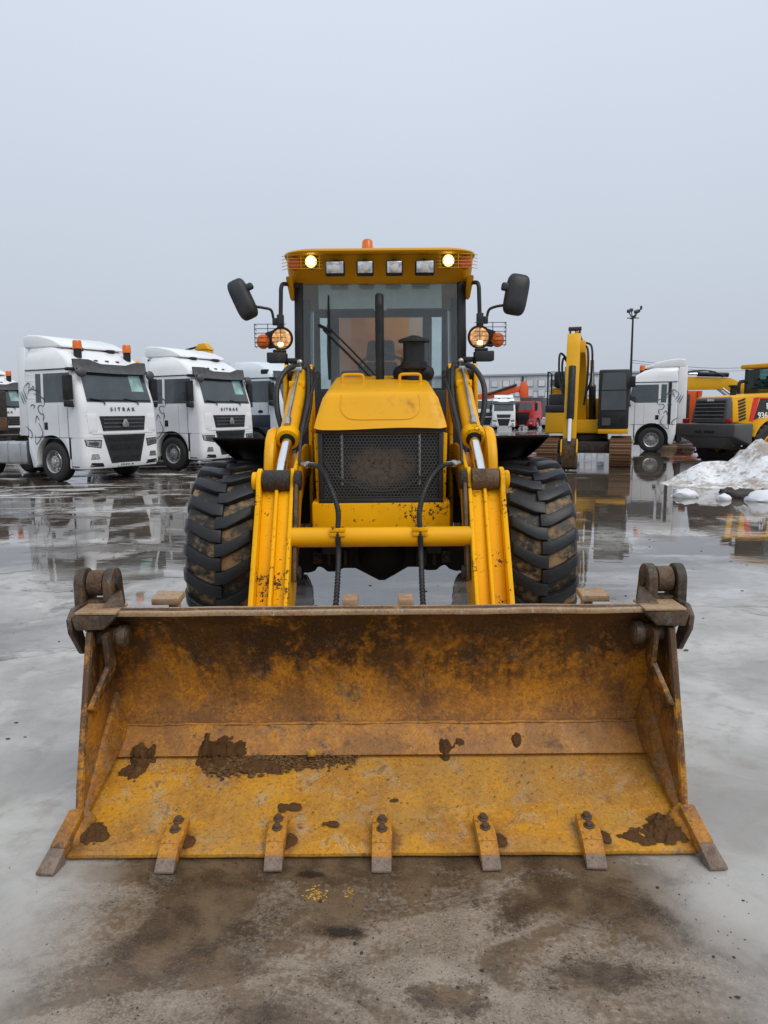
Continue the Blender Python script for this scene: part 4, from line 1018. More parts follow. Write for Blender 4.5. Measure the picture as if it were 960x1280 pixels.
# ------------------------------------------------------------------ tractor trucks (local axes: x forward with the bumper at 0, y left, z up)
def lerp_tab(tab, z):
    if z <= tab[0][0]: return tab[0][1]
    for (a, b), (c, d) in zip(tab, tab[1:]):
        if z <= c: return b + (d - b) * (z - a) / (c - a)
    return tab[-1][1]
class Cab:
    def __init__(s, xf, wd, bow=.05, r=.17): s.xf, s.wd, s.bow, s.r = xf, wd, bow, r
    def x(s, y, z):
        w = lerp_tab(s.wd, z); a = min(abs(y), w); d = 0.
        if a > w - s.r: d = s.r - math.sqrt(max(0, s.r ** 2 - (a - (w - s.r)) ** 2))
        return lerp_tab(s.xf, z) - s.bow * (a / w) ** 2 - d
    def ring(s, z, xr, n=24):
        w = lerp_tab(s.wd, z); pts = []
        for i in range(n + 1):
            y = -w * math.cos(math.pi * i / n); pts.append((s.x(y, z), y, z))
        pts += [(xr + .06, w, z), (xr, w - .06, z), (xr, -w + .06, z), (xr + .06, -w, z)]
        return pts
    def quad(s, mb, q, off, th=.03, nu=14, nv=5):
        """q: four (y,z) corners ll, lr, ur, ul wrapped on the front surface"""
        def P(o):
            def f(u, v):
                y = (q[0][0] * (1 - u) + q[1][0] * u) * (1 - v) + (q[3][0] * (1 - u) + q[2][0] * u) * v
                z = (q[0][1] * (1 - u) + q[1][1] * u) * (1 - v) + (q[3][1] * (1 - u) + q[2][1] * u) * v
                return (s.x(y, z) + o, y, z)
            return f
        return mb.shell(P(off), P(off - th), nu, nv)
LION = [[(185, 720), (215, 695), (260, 705), (305, 730)], [(245, 740), (300, 765), (345, 785), (362, 820), (350, 870)],
        [(345, 870), (310, 855), (285, 880), (295, 920), (320, 945), (340, 935)], [(340, 935), (345, 975), (330, 1010)],
        [(245, 1030), (262, 962), (292, 1005)], [(200, 870), (215, 850), (248, 860), (232, 888)],
        [(130, 715), (145, 670), (185, 635), (202, 642), (195, 680), (175, 750)], [(225, 690), (245, 665), (252, 698)],
        [(80, 715), (110, 800), (125, 840)], [(105, 715), (130, 780), (150, 820)], [(130, 700), (152, 760), (165, 790)],
        [(125, 1065), (175, 1105), (195, 1145), (183, 1195)], [(280, 1030), (318, 1120), (295, 1185), (235, 1245), (232, 1150)]]
def ribbon(mb, pts, y, w):
    P = catmull([Vector((a, 0, b)) for a, b in pts], 5); n = len(P)
    L, Rr = [], []
    for i, p in enumerate(P):
        d = (P[min(i + 1, n - 1)] - P[max(i - 1, 0)]).normalized(); q = Vector((-d.z, 0, d.x)) * (w * (.35 + .65 * math.sin(math.pi * (i + .5) / n)))
        L.append((p.x + q.x, y, p.z + q.z)); Rr.append((p.x - q.x, y, p.z - q.z))
    mb.add(L + Rr, [(i, i + 1, n + i + 1, n + i) for i in range(n - 1)])
def truck_wheel(t, x, y, sd, R_=.525, w=.30):
    e_ = empty('wheel', (x, y, R_), parent=t)
    m = MB(); m.lathe([(.30, -w / 2), (.40, -w / 2 - .012), (R_ - .06, -w / 2 - .008), (R_ - .01, -w / 2 + .03), (R_, -w / 4), (R_, w / 4), (R_ - .01, w / 2 - .03), (R_ - .06, w / 2 + .008), (.40, w / 2 + .012), (.30, w / 2)], 36, 'y')
    m.build('tyre', 'rubber', e_)
    o = sd * w / 2
    m = MB(); m.lathe([(.31, o * .9), (.295, o * 1.06), (.275, o * .95), (.25, o * .3), (.17, o * .25), (.155, o * .75), (.09, o * .8), (.075, o * 1.15), (.0, o * 1.2), (.0, 0), (.31, 0)], 32, 'y')
    m.build('rim', 'alloy', e_)
    m = MB()
    for k in range(10):
        a = 2 * math.pi * k / 10; m.cyl((.123 * math.cos(a), o * .70, .123 * math.sin(a)), (.123 * math.cos(a), o * 1.0, .123 * math.sin(a)), .016, n=6)
    m.build('wheel_nuts', 'alloy', e_)['kind'] = 'stuff'
    m = MB()
    for k in range(10):
        a = 2 * math.pi * (k + .5) / 10; m.cyl((.212 * math.cos(a), o * .18, .212 * math.sin(a)), (.212 * math.cos(a), o * .33, .212 * math.sin(a)), .026, n=8)
    m.build('rim_holes', 'black', e_)['kind'] = 'stuff'
    return e_
def make_truck(paint='white', lower=None, brand='SITRAK', lion=True, beacons=((-.66, -.80), (-.66, .80)), roof_hole=False, deflector=True, low_grille=True, chassis=True, far=False, front_mat=None, high=True, stripe=False):
    t = empty('tractor_truck')
    lower = lower or paint
    H = 1. if high else .0
    top = 3.50 if high else 2.98
    xf = [(.3, -.07), (.45, 0), (1.2, -.005), (1.72, -.03), (2.03, -.06), (2.86, -.32), (3.0, -.40), (3.2, -.60), (3.38, -.90), (3.5, -1.25)]
    wd = [(.3, 1.21), (.45, 1.25), (2.1, 1.25), (2.9, 1.215), (3.2, 1.17), (3.42, 1.08), (3.5, .98)]
    cb = Cab(xf, wd); XR = -2.27
    zs = [1.16, 1.5, 1.72, 1.9, 2.03, 2.2, 2.45, 2.7, 2.86, 2.94, 3.0, 3.1, 3.2, 3.3, 3.38, 3.45, 3.5]
    zs = [z for z in zs if z <= top]
    m = MB(); m.loft([cb.ring(z, XR) for z in zs]); cab = m.build('cab', paint, t, ang=40)
    m = MB(); m.loft([cb.ring(z, -.62) for z in (.36, .45, .7, .95, 1.1, 1.154)]); m.build('bumper', lower, t, ang=40)
    # sides below the cab with wheel arches
    arch = [(-1.30 + .66 * math.cos(R(a)), .55 + .66 * math.sin(R(a))) for a in range(190, -15, -10)]
    side = [(-2.24, 1.158), (-2.24, .80), (-2.12, .36), (-1.99, .36)] + arch + [(-.625, .36), (-.625, 1.158)]
    for s in mir:
        m = MB(); m.prism(side, s * 1.255, s * 1.06, 'y'); m.build('wheel_arch', lower, t, .012)
        m = MB(); m.bb(-2.0, -.6, s * 1.05, s * .5, .30, 1.15); m.build('arch_liner', 'black', t)
        # joint between cab and lower body, door outline
        m = MB(); m.bb(-2.2, -.50, s * 1.2535, s * 1.20, 1.145, 1.165); m.bb(-.622, -.612, s * 1.2575, s * 1.2, .62, 2.05); m.build('body_joint', 'grille', cab)
        if not far:
            m = MB()
            for (a, b, c, d) in ((-1.60, -1.594, 1.17, 2.84), (-.98, -.975, 1.17, 2.0)):
                m.bb(a, b, s * 1.2525, s * 1.2, c, min(d, 2.1))
            m.build('door_seam', 'grey_plastic', cab)
            m = MB(); m.bb(-2.24, -.42, s * 1.232, s * 1.17, 2.885, 2.915); m.build('drip_rail', 'grille', cab, .006)
            for zz in (2.15, 2.3, 2.45, 2.6, 2.75):
                m = MB(); m.bb(-2.23, -1.86, s * (1.252 - .045 * (zz - 2.1)), s * 1.15, zz, zz + .05); m.build('side_louvre', paint, cab, .01)
            m = MB(); m.bb(-1.56, -1.42, s * 1.258, s * 1.2, 1.36, 1.55); m.build('door_handle', 'black', t, .008)
            m = MB(); m.bb(-.58, -.30, s * 1.245, s * 1.2, .40, .55); m.build('step', 'black', t, .01)
        def sw(x, z): return s * (lerp_tab(wd, z) + .004)
        # windows in the side
        for q in ([(-1.52, 2.06), (-.62, 2.06), (-.40, 2.20), (-.50, 2.80), (-1.52, 2.80)], [(-1.83, 2.06), (-1.62, 2.06), (-1.62, 2.80), (-1.83, 2.80)]):
            vo = [(x, sw(x, z), z) for x, z in q]; vi = [(x, sw(x, z) - s * .05, z) for x, z in q]; n = len(q)
            m = MB(); m.add(vo + vi, [tuple(range(n)), tuple(range(2 * n - 1, n - 1, -1))] + [(i, (i + 1) % n, n + (i + 1) % n, n + i) for i in range(n)])
            m.build('side_window', 'truckglass', t)
        # mirrors
        if not far or True:
            m = MB(); m.box((-.36, s * 1.40, 2.42), (.14, .23, .62)); m.box((-.36, s * 1.40, 2.02), (.13, .22, .16)); m.bb(-.48, -.30, s * 1.38, s * 1.18, 2.84, 2.92); m.bb(-.46, -.34, s * 1.38, s * 1.2, 1.93, 1.99); m.build('door_mirror', 'black', t, .035, 3)
        if not far:
            m = MB(); m.ball((-.16, s * 1.12, 2.80), (.07, .15, .13), 2); m.bb(-.35, -.16, s * 1.16, s * 1.1, 2.86, 2.91); m.build('kerb_mirror', 'grey_plastic', t)
        truck_wheel(t, -1.30, s * 1.08, s)
        if lion and not far:
            m = MB()
            for st in LION:
                pts = [(-2.25 + (15 + a / 8.53 - 24) * .0300 - .24, (600 - (410 + b / 8.53)) / 45.0) for a, b in st]
                ribbon(m, pts, s * 1.2585, .017)
            m.build('lion_emblem', 'decal', t)
        if stripe:
            m = MB(); m.bb(-2.02, -1.90, s * 1.2565, s * 1.2, 1.17, 2.88); m.build('side_stripe', 'grille', t)
        # headlamp and fog lamp
        m = MB(); cb.quad(m, [(s * .77, .875), (s * 1.18, .94), (s * 1.21, 1.115), (s * .73, 1.095)], .002, .02, 8, 3); m.build('headlight_surround', 'grille', t)
        m = MB(); cb.quad(m, [(s * .80, .90), (s * 1.16, .96), (s * 1.19, 1.09), (s * .76, 1.07)], .006, .03, 8, 3); hl = m.build('headlight', 'lampglass', t)
        m = MB(); cb.quad(m, [(s * .86, .93), (s * 1.11, .975), (s * 1.13, 1.05), (s * .84, 1.04)], .010, .02, 6, 3); m.build('headlight_inner', 'grey_plastic', hl)
        m = MB(); cb.quad(m, [(s * .82, .60), (s * 1.10, .60), (s * 1.06, .74), (s * .86, .74)], .006, .03, 6, 2); m.build('fog_light', 'lampglass', t)
        m = MB(); cb.quad(m, [(s * .70, .40), (s * 1.12, .42), (s * 1.08, .52), (s * .75, .50)], .005, .03, 6, 2); m.build('bumper_vent', 'black', t)
    # windscreen, visor
    m = MB(); cb.quad(m, [(-1.06, 2.06), (1.06, 2.06), (1.03, 2.84), (-1.03, 2.84)], .010, .03, 18, 6); ws = m.build('windscreen', 'truckglass', t)
    if not far:
        m = MB(); cb.quad(m, [(-1.02, 2.10), (1.02, 2.10), (1.0, 2.13), (-1.0, 2.13)], .03, .02, 16, 1)
        for s in (-.55, .55): m.tube([(cb.x(s, 2.0) + .03, s, 2.0), (cb.x(s, 2.08) + .04, s - .05, 2.09), (cb.x(s, 2.13) + .04, s - .45, 2.15)], .016, 6)
        m.build('wiper', 'black', t)
        m = MB(); cb.quad(m, [(.45, 2.35), (.88, 2.35), (.86, 2.78), (.45, 2.78)], .013, .005, 6, 4); m.build('sticker_sheet', M['teal_sheet'], t)
    m = MB()
    def vis(u, v, o=0.):
        y = -1.18 + 2.36 * u; c = abs(2 * u - 1)
        z = 2.82 + .05 * v + (.17 + .10 * min(1, max(0, (c - .35) / .3))) * v - .02 * (1 - v) * (1 - c)
        return (cb.x(y, min(z, 2.92)) + .13 - .05 * v - o, y, z)
    if high: m.shell(vis, lambda u, v: vis(u, v, .04), 24, 3); m.build('sun_visor', 'grey_plastic', t)
    # grilles
    fm = front_mat or 'grille'
    m = MB(); cb.quad(m, [(-.68, 1.32), (.68, 1.32), (.76, 1.70), (-.76, 1.70)], .012, .04, 16, 4); g = m.build('upper_grille', fm, t)
    for zz in (1.40, 1.50, 1.60):
        m = MB(); cb.quad(m, [(-.66, zz), (.66, zz), (.66, zz + .035), (-.66, zz + .035)], .035, .03, 16, 1); m.build('grille_slat', 'grey_plastic', g)
    m = MB(); cb.quad(m, [(-.48, .48), (.48, .48), (.70, 1.22), (-.70, 1.22)], .012, .05, 16, 6); g = m.build('lower_grille', fm, t)
    for (zz, h) in ((.55, .10), (.82, .14), (1.06, .10)):
        w = .46 + .3 * (zz - .48)
        m = MB(); cb.quad(m, [(-w * .85, zz), (w * .85, zz), (w * .9, zz + h), (-w * .9, zz + h)], .022, .02, 14, 1); m.build('grille_slat', 'black', g)
    m = MB(); cb.quad(m, [(-1.0, 1.245), (1.0, 1.245), (1.0, 1.30), (-1.0, 1.30)], .012, .04, 16, 1); m.build('front_trim', paint, t)
    for s in mir:
        m = MB(); cb.quad(m, [(s * .86, 1.28), (s * 1.10, 1.28), (s * 1.12, 1.76), (s * .84, 1.76)], .012, .03, 6, 4); m.build('corner_deflector', paint, t, .006)
    # emblem and lettering
    if brand:
        m = MB(); m.prism([(-.09, 1.41), (.09, 1.41), (.11, 1.49), (.05, 1.60), (0, 1.63), (-.05, 1.60), (-.11, 1.49)], .02, .06); m.build('front_emblem', 'steel', t, .012)
        me = text_mesh(brand, .13, .006, .002, 1.15, 1.85)
        put_text('lettering', me, 'letter', t, (cb.x(.3, 1.88) + .022, 0, 1.875), (0, 1, 0), (-.08, 0, 1))
    # number plate
    m = MB(); m.bb(-.02, .012, -.26, .26, .385, .475); pl = m.build('number_plate', 'plate', t, .004)
    if not far:
        m = MB()
        for i, w in enumerate((.030, .034, .034, .034, .030, .030)): m.bb(.010, .0145, -.20 + i * .055, -.20 + i * .055 + w, .405, .455)
        m.bb(.010, .0145, .16, .225, .41, .45); m.build('plate_characters', 'letter', pl)['kind'] = 'stuff'
    # roof lamps
    if high and not far:
        for y in (-.35, 0, .35):
            m = MB(); m.ball((cb.x(y, 3.14) + .0, y, 3.14), (.05, .07, .025), 2); m.build('roof_marker', 'grey_plastic', t)
    for (bx, by) in beacons:
        m = MB(); m.lathe([(.0, .21), (.095, .21), (.11, .18), (.12, .0), (.0, .0)], 16, 'z', (bx, by, 3.42), False); b = m.build('beacon', 'amber', t)
        m = MB(); m.cyl((bx, by, 3.2), (bx, by, 3.42), .10, n=12); m.build('beacon_base', 'black', b)
    if roof_hole:
        for s in mir:
            m = MB(); m.bb(-.95, -.65, s * 1.20, s * 1.0, 3.02, 3.2); m.build('roof_window', 'black', t, .03)
    # roof air deflector
    if deflector:
        dp = [(-2.5, 3.50), (-2.52, 3.80), (-2.3, 3.84), (-1.9, 3.81), (-1.4, 3.70), (-1.05, 3.55), (-1.0, 3.47)]
        m = MB(); m.prism(dp, -1.02, 1.02, 'y'); m.build('roof_deflector', paint, t, .09, 3)
        m = MB(); m.bb(-2.42, -1.15, -.95, .95, 3.42, 3.52); m.build('deflector_base', 'silverwhite', t)
        for s in mir:
            m = MB(); m.bb(-1.12, -.92, s * .62, s * .40, 3.40, 3.49); m.build('deflector_strut', 'grille', t, .01)
    # rear cab extenders
    for s in mir:
        m = MB(); m.hexa([(-2.28, s * 1.24, 1.2), (-2.28, s * 1.21, 1.2), (-2.60, s * 1.22, 1.2), (-2.60, s * 1.24, 1.2)], [(-2.28, s * 1.16, 3.5 if high else 2.9), (-2.28, s * 1.13, 3.5 if high else 2.9), (-2.60, s * 1.13, 3.5 if high else 2.9), (-2.60, s * 1.16, 3.5 if high else 2.9)]); m.build('cab_extender', paint, t, .008)
    # chassis
    if chassis:
        m = MB()
        for s in mir: m.bb(-6.1, -.4, s * .47, s * .39, .72, .98)
        m.bb(-6.1, -6.0, -.39, .39, .74, .96); m.bb(-3.4, -3.3, -.39, .39, .74, .96); m.build('chassis_rails', 'black', t, .01)
        m = MB(); m.cyl((-4.7, 0, 1.12), (-4.7, 0, 1.18), .45, n=24); m.bb(-5.1, -4.3, -.38, .38, .985, 1.12); m.build('fifth_wheel', 'grease', t, .01)
        for s in mir:
            m = MB(); m.bb(-4.05, -2.45, s * 1.20, s * .58, .42, 1.02); tk = m.build('fuel_tank', 'alloy', t, .07, 3)
            for xx in (-3.8, -3.25, -2.7):
                m = MB(); m.bb(xx - .03, xx + .03, s * 1.207, s * .57, .412, 1.027); m.build('tank_strap', 'steel', tk, .05, 3)
            m = MB(); m.bb(-2.44, -2.28, s * 1.21, s * .6, .40, 1.05); m.build('tank_end', 'navy', t, .03)
            truck_wheel(t, -4.9, s * .98, s)
            truck_wheel(t, -4.9, s * .64, s)
        m = MB(); m.bb(-2.75, -2.55, -.75, .75, 1.0, 2.4); m.cyl((-2.65, -.9, 1.1), (-2.65, -.9, 2.6), .09, n=12); m.build('air_intake', 'grease', t, .03)
    m = MB(); m.cyl((-1.3, -1.0, .525), (-1.3, 1.0, .525), .08, n=10); m.bb(-1.9, -.3, -.5, .5, .5, .95); m.build('front_axle', 'black', t)
    return t
M['teal_sheet'] = plain('pale_teal_windscreen_film', (.30, .48, .45), .2, var=.2, scale=3)  # pale teal sticker sheet on the windscreen
def place(o, x, y, deg, label, cat, group=None, sc=1.):
    o.location = (x, y, 0); o.rotation_euler = (0, 0, R(deg)); o.scale = (sc, sc, sc)
    for k in ('label', 'category', 'group'):
        if k in o: del o[k]
    return tag(o, label, cat, group)
GT = 'white tractor trucks with lion drawings'
tk1 = make_truck()
tk2 = copy_tree(tk1); tk0 = copy_tree(tk1)
place(tk1, -6.60, 18.50, -29, 'nearest white tractor truck on the left, with two orange beacons on its roof', 'truck', GT, .96)
place(tk2, -4.60, 21.9, -28.2, 'white tractor truck without beacons between the nearest truck and the loader', 'truck', GT, .96)
place(tk0, -15.2, 29.2, -26.5, 'white tractor truck cut off by the left edge of the picture', 'truck', GT, .96)
for ch in list(tk2.children):
    if ch.name.startswith('beacon'):
        for g in list(ch.children): bpy.data.objects.remove(g)
        bpy.data.objects.remove(ch)
tk4 = make_truck(lion=True, stripe=True, beacons=((-.85, .55), (-1.35, .2)), brand='SITRAK')
place(tk4, 9.95, 30.5, 160, 'white tractor truck seen from its left side between the excavator and the wheel loader', 'truck', GT, .96)
tk3 = make_truck('silverwhite', 'navy', brand=None, lion=False, beacons=(), roof_hole=True, deflector=False)
place(tk3, -2.9, 26.3, -27, 'pale blue-white truck with a dark navy lower body, half hidden behind the loader', 'truck')
# dark lower half of that truck's cab
for s in mir:
    m = MB(); m.bb(-2.24, -.55, s * 1.262, s * 1.2, 1.17, 1.62); m.build('lower_body_band', 'navy', tk3, .01)
for s in mir:
    m = MB(); m.ball((-.95, s * 1.262, 1.74), (.11, .02, .055), 2); m.build('door_handle', 'black', tk3)

# far trucks in front of the warehouse
ft1 = make_truck(brand=None, lion=False, beacons=(), far=True, chassis=False)
place(ft1, 10.95, 66.0, -98, 'distant white truck with a tall roof parked left of the red truck', 'truck', 'distant trucks by the warehouse', .84)
ft0 = make_truck(brand=None, lion=False, beacons=(), far=True, chassis=False, deflector=False, high=False)
place(ft0, 9.45, 67.5, -98, 'distant white truck with a low roof, leftmost of those by the warehouse', 'truck', 'distant trucks by the warehouse', .95)
ft2 = make_truck('red', 'red', brand=None, lion=False, beacons=(), far=True, chassis=True, deflector=False, high=False, front_mat='black')
place(ft2, 13.0, 68.0, -122, 'distant red dump truck with a dark tipper body', 'truck', 'distant trucks by the warehouse', .9)
m = MB(); m.hexa([(-6.4, -1.2, 1.25), (-2.6, -1.2, 1.25), (-2.6, 1.2, 1.25), (-6.4, 1.2, 1.25)], [(-6.8, -1.25, 3.2), (-2.5, -1.25, 3.35), (-2.5, 1.25, 3.35), (-6.8, 1.25, 3.2)]); m.build('tipper_body', 'cw_grey', ft2, .05)
m = MB()
m.bb(-.2, .03, -.74, .74, 1.0, 1.78)
m.build('front_panel', 'black', ft2, .02)
# orange crane folded over the white truck
cr_ = empty('loader_crane', (9.3, 67.0, -1.35))
tag(cr_, 'distant orange-red folded crane arm above the white trucks', 'crane')
m = MB(); m.prism([(-.8, 3.9), (4.3, 5.0), (4.5, 5.5), (3.9, 5.5), (-.8, 4.6)], 3.6, 4.1, 'y'); m.build('crane_boom', 'orange', cr_, .04)
m = MB(); m.prism([(3.9, 5.0), (4.1, 5.9), (4.5, 5.9), (4.75, 5.4), (4.8, 3.0), (4.4, 3.0)], 3.5, 4.2, 'y'); m.build('crane_post', 'orange', cr_, .05)
m = MB(); m.cyl((.8, 3.5, 4.7), (3.6, 3.5, 5.6), .12, n=10); m.build('crane_cylinder', 'grease', cr_)
m = MB(); m.bb(4.2, 5.3, 2.5, 5.0, 2.2, 3.0); m.build('crane_base', 'grease', cr_, .05)
# flat-bed that carries it
m = MB(); m.bb(-1.5, 6.2, 4.4, 6.6, 2.0, 2.4); m.bb(-1.0, -.6, 4.4, 4.8, 1.35, 2.0); m.bb(5.2, 5.6, 4.4, 4.8, 1.35, 2.0); m.build('crane_bed', 'grease', cr_, .04)

# ------------------------------------------------------------------ warehouse
M['wall_panel'] = plain('warehouse_grey_panels', (.66, .68, .71), .6, var=.05, scale=.3)
M['wall_panel2'] = plain('warehouse_light_panels', (.72, .74, .77), .6, var=.05, scale=.3)
M['seam'] = plain('warehouse_seam', (.40, .41, .43), .6, var=.05)
M['win_dark'] = plain('warehouse_window', (.07, .085, .10), .2, var=.1)
WHX, WHY = 11.0, 96.0
wh = empty('warehouse', (WHX, WHY, 0), R(-17))
tag(wh, 'long grey panelled warehouse with rows of small windows behind the parked trucks', 'building')
m = MB(); m.bb(-16, 22, 0, 30, 0, 6.2); wb = m.build('wall', 'wall_panel', wh)
m = MB(); m.bb(-16.3, 22.3, -.35, 30.3, 6.21, 6.5); m.build('roof_edge', 'seam', wh, .05)
for i in range(9):
    xx = -15.9 + 4.72 * i
    for zz in (0.02, 2.09, 4.16):
        m = MB(); m.bb(xx + .04, xx + 4.68, -.10, -.002, zz, zz + 2.03); m.build('wall_panel', 'wall_panel2' if (i + int(zz)) % 3 else 'wall_panel', wh, .03)
for i in range(12):
    for zz in (2.3, 3.55, 4.8):
        xx = 3.2 + 1.5 * i
        if rnd.random() < .12: continue
        m = MB(); m.bb(xx, xx + .95, -.20, -.09, zz, zz + .95); wf = m.build('window', 'seam', wh, .02)
        m = MB(); m.bb(xx + .1, xx + .85, -.23, -.19, zz + .1, zz + .85); m.build('pane', 'decal_white' if (i in (1, 4, 8) and zz > 4) else 'win_dark' if rnd.random() < .25 else 'wall_panel2', wf)
for xx in (7.3, 13.2):
    m = MB(); m.cyl((xx, -.3, .2), (xx, -.3, 6.15), .11, n=8); m.build('downpipe', 'grille', wh)

# ------------------------------------------------------------------ light mast
lp = empty('light_mast', (21.0, 62.0, 0)); tag(lp, 'tall dark floodlight mast with a cluster of lamps on top', 'light mast')
m = MB(); m.cyl((0, 0, 0), (0, 0, 9.55), .13, .075, 12); m.build('mast', 'dark_metal', lp)
m = MB(); m.bb(-.5, .5, -.04, .04, 9.33, 9.40); m.bb(-.06, .06, -.5, .5, 9.32, 9.44); m.build('lamp_arm', 'dark_metal', lp)
for (a, b, c) in ((-.45, -.2, 9.9), (.15, -.25, 9.85), (.45, .1, 9.95), (-.1, .2, 10.05)):
    m = MB(); m.box((a, b, c), (.28, .22, .22), Matrix.Rotation(.4 * a, 3, 'Z') @ Matrix.Rotation(-.35, 3, 'X')); m.cyl((a * .4, b * .4, 9.44), (a, b, c), .05, n=6); m.build('floodlight', 'dark_metal', lp, .03)
m = MB(); m.box((.65, 0, 10.2), (.12, .2, .3)); m.cyl((.1, 0, 9.45), (.65, 0, 10.1), .03, n=6); m.build('camera_bracket', 'dark_metal', lp)
# overhead cable
cb_ = MB(); cb_.tube([(21.0, 62, 5.9), (30, 66, 5.4), (42, 72, 6.2), (60, 80, 8.0)], .018, 6, 6); cb_.tube([(21.0, 62, 5.7), (30, 66, 5.15), (42, 72, 5.95), (60, 80, 7.8)], .014, 6, 6)
tag(cb_.build('overhead_cable', 'dark_metal'), 'thin overhead cables running right from the light mast', 'cable')

# ------------------------------------------------------------------ excavators (x forward, y left, z up)
def make_excavator(boom, stick, bucket, bcyl, scyl, name='excavator'):
    t = empty(name)
    for s in mir:
        y0, y1 = s * 1.55, s * .85
        loop = []
        for k in range(13): a = R(90 - 15 * k); loop.append((1.45 + .43 * math.cos(a), .45 + .43 * math.sin(a)))
        for k in range(13): a = R(270 - 15 * k); loop.append((-1.45 + .43 * math.cos(a), .45 + .43 * math.sin(a)))
        m = MB(); m.prism(loop, s * 1.5, s * .9, 'y'); tr = m.build('track', 'grease', t)
        # track shoes
        tot = 2 * 2.9 + 2 * math.pi * .45; N = 44
        sh = MB(); sh.box((0, 0, 0), (.185, .70, .045)); sh.box((.05, 0, .04), (.025, .69, .05)); sh.box((-.03, 0, .035), (.02, .69, .035))
        me = sh.mesh('track_shoe'); me.materials.append(M['track'])
        for k in range(N):
            d = tot * k / N
            if d < 2.9: x, z, a = -1.45 + d, .90, 0
            elif d < 2.9 + math.pi * .45: q = (d - 2.9) / .45; x, z, a = 1.45 + .45 * math.sin(q), .45 + .45 * math.cos(q), q
            elif d < 5.8 + math.pi * .45: x, z, a = 1.45 - (d - 2.9 - math.pi * .45), .0, math.pi
            else: q = (d - 5.8 - math.pi * .45) / .45; x, z, a = -1.45 - .45 * math.sin(q), .45 - .45 * math.cos(q), math.pi + q
            o = bpy.data.objects.new('track_shoe', me); C.objects.link(o); o.parent = tr; o.location = (x, s * 1.2, z + .0); o.rotation_euler = (0, a, 0)
    m = MB(); m.bb(-1.2, 1.2, -.9, .9, .45, .85); m.cyl((0, 0, .85), (0, 0, 1.08), .75, n=28); m.build('undercarriage', 'grease', t, .03)
    m = MB(); m.bb(-2.0, 1.15, -1.35, -.40, 1.12, 1.85); m.bb(-2.0, .9, -.39, 1.35, 1.12, 1.6); m.bb(-2.0, -.4, -1.34, 1.34, 1.61, 2.35); h = m.build('house', 'exc_yellow', t, .05, 3)
    m = MB(); m.prism([(-2.75, 1.2), (-2.75, 2.3), (-1.95, 2.42), (-1.95, 1.15)], -1.4, 1.4, 'y'); m.build('counterweight', 'exc_yellow', t, .12, 3)
    m = MB(); m.bb(.12, 1.17, -1.36, -.44, 1.86, 2.1); m.bb(-.38, .3, -1.33, -.44, 1.86, 2.5); m.build('tool_box', 'grille', t, .04)
    m = MB(); m.bb(-1.6, -.38, -1.33, -.42, 2.36, 2.75); m.build('engine_cover', 'exc_yellow', t, .05)
    m = MB()
    for a, b in (((-.3, -1.3), (1.0, -1.3)), ((1.0, -1.3), (1.0, -.5))): m.tube([(a[0], a[1], 1.86), (a[0], a[1], 3.25), (b[0], b[1], 3.25), (b[0], b[1], 1.86)], .028, 6)
    m.build('handrail', 'black', t)
    m = MB(); m.bb(-.9, -.2, -1.2, -.6, 2.76, 3.3); m.build('air_box', 'black', t, .05)
    # cab
    m = MB(); m.prism([(1.25, 1.28), (1.22, 2.6), (1.15, 3.28), (-.45, 3.30), (-.55, 1.28)], .42, 1.42, 'y'); cab = m.build('cab', 'grille', t, .06, 3)
    m = MB(); m.bb(-.5, 1.32, .44, 1.42, 1.12, 1.275); m.build('cab_sill', 'exc_yellow', t, .02)
    m = MB(); m.hexa([(1.262, .52, 1.92), (1.262, 1.32, 1.92), (1.22, 1.32, 1.92), (1.22, .52, 1.92)], [(1.235, .52, 2.56), (1.235, 1.32, 2.56), (1.18, 1.32, 2.56), (1.18, .52, 2.56)]); m.build('windscreen', 'truckglass', cab)
    m = MB(); m.hexa([(1.235, .53, 2.60), (1.235, 1.31, 2.60), (1.18, 1.31, 2.60), (1.18, .53, 2.60)], [(1.19, .55, 3.17), (1.19, 1.29, 3.17), (1.13, 1.29, 3.17), (1.13, .55, 3.17)]); m.build('windscreen', 'truckglass', cab)
    m = MB(); m.bb(1.22, 1.268, .52, 1.32, 1.36, 1.86); m.build('lower_glass', 'black', cab, .02)
    m = MB(); m.bb(1.255, 1.275, .56, .84, 1.40, 1.66); m.build('window_sticker', 'grey_plastic', cab)
    m = MB(); m.bb(-.40, 1.0, 1.40, 1.426, 2.0, 3.1); m.build('side_glass', 'truckglass', cab, .02)
    m = MB(); m.box((1.35, 1.50, 2.85), (.10, .20, .36)); m.tube([(1.1, 1.4, 2.6), (1.3, 1.48, 2.7)], .02, 6); m.build('cab_mirror', 'black', t, .03)
    # boom, stick, bucket
    m = MB(); m.prism(boom, -.42, .02, 'y'); bo = m.build('boom', 'exc_yellow', t, .03)
    m = MB(); m.prism(stick, -.53, -.13, 'y'); stk = m.build('stick', 'exc_yellow', t, .025)
    m = MB(); m.prism(bucket, -.56, -.10, 'y'); bk = m.build('excavator_bucket', 'rusty', t, .03)
    for (a, b, r, k) in bcyl:
        a, b = Vector(a), Vector(b); c = a + (b - a) * k
        m = MB(); m.cyl(a, c, r, n=14); cyl = m.build('cylinder_barrel', 'black', t, .01)
        m = MB(); m.cyl(c, b, r * .55, n=12); m.build('cylinder_rod', 'chrome', cyl)
    for pts in scyl:
        m = MB(); m.tube(pts, .035, 8, 5); m.build('hydraulic_hose', 'hose', t)
    return t
boom_a = [(.35, 1.55), (.15, 1.95), (.55, 3.0), (1.25, 3.75), (2.0, 4.16), (2.75, 4.14), (2.75, 3.75), (2.1, 3.65), (1.6, 3.25), (1.0, 2.5), (.75, 1.6)]
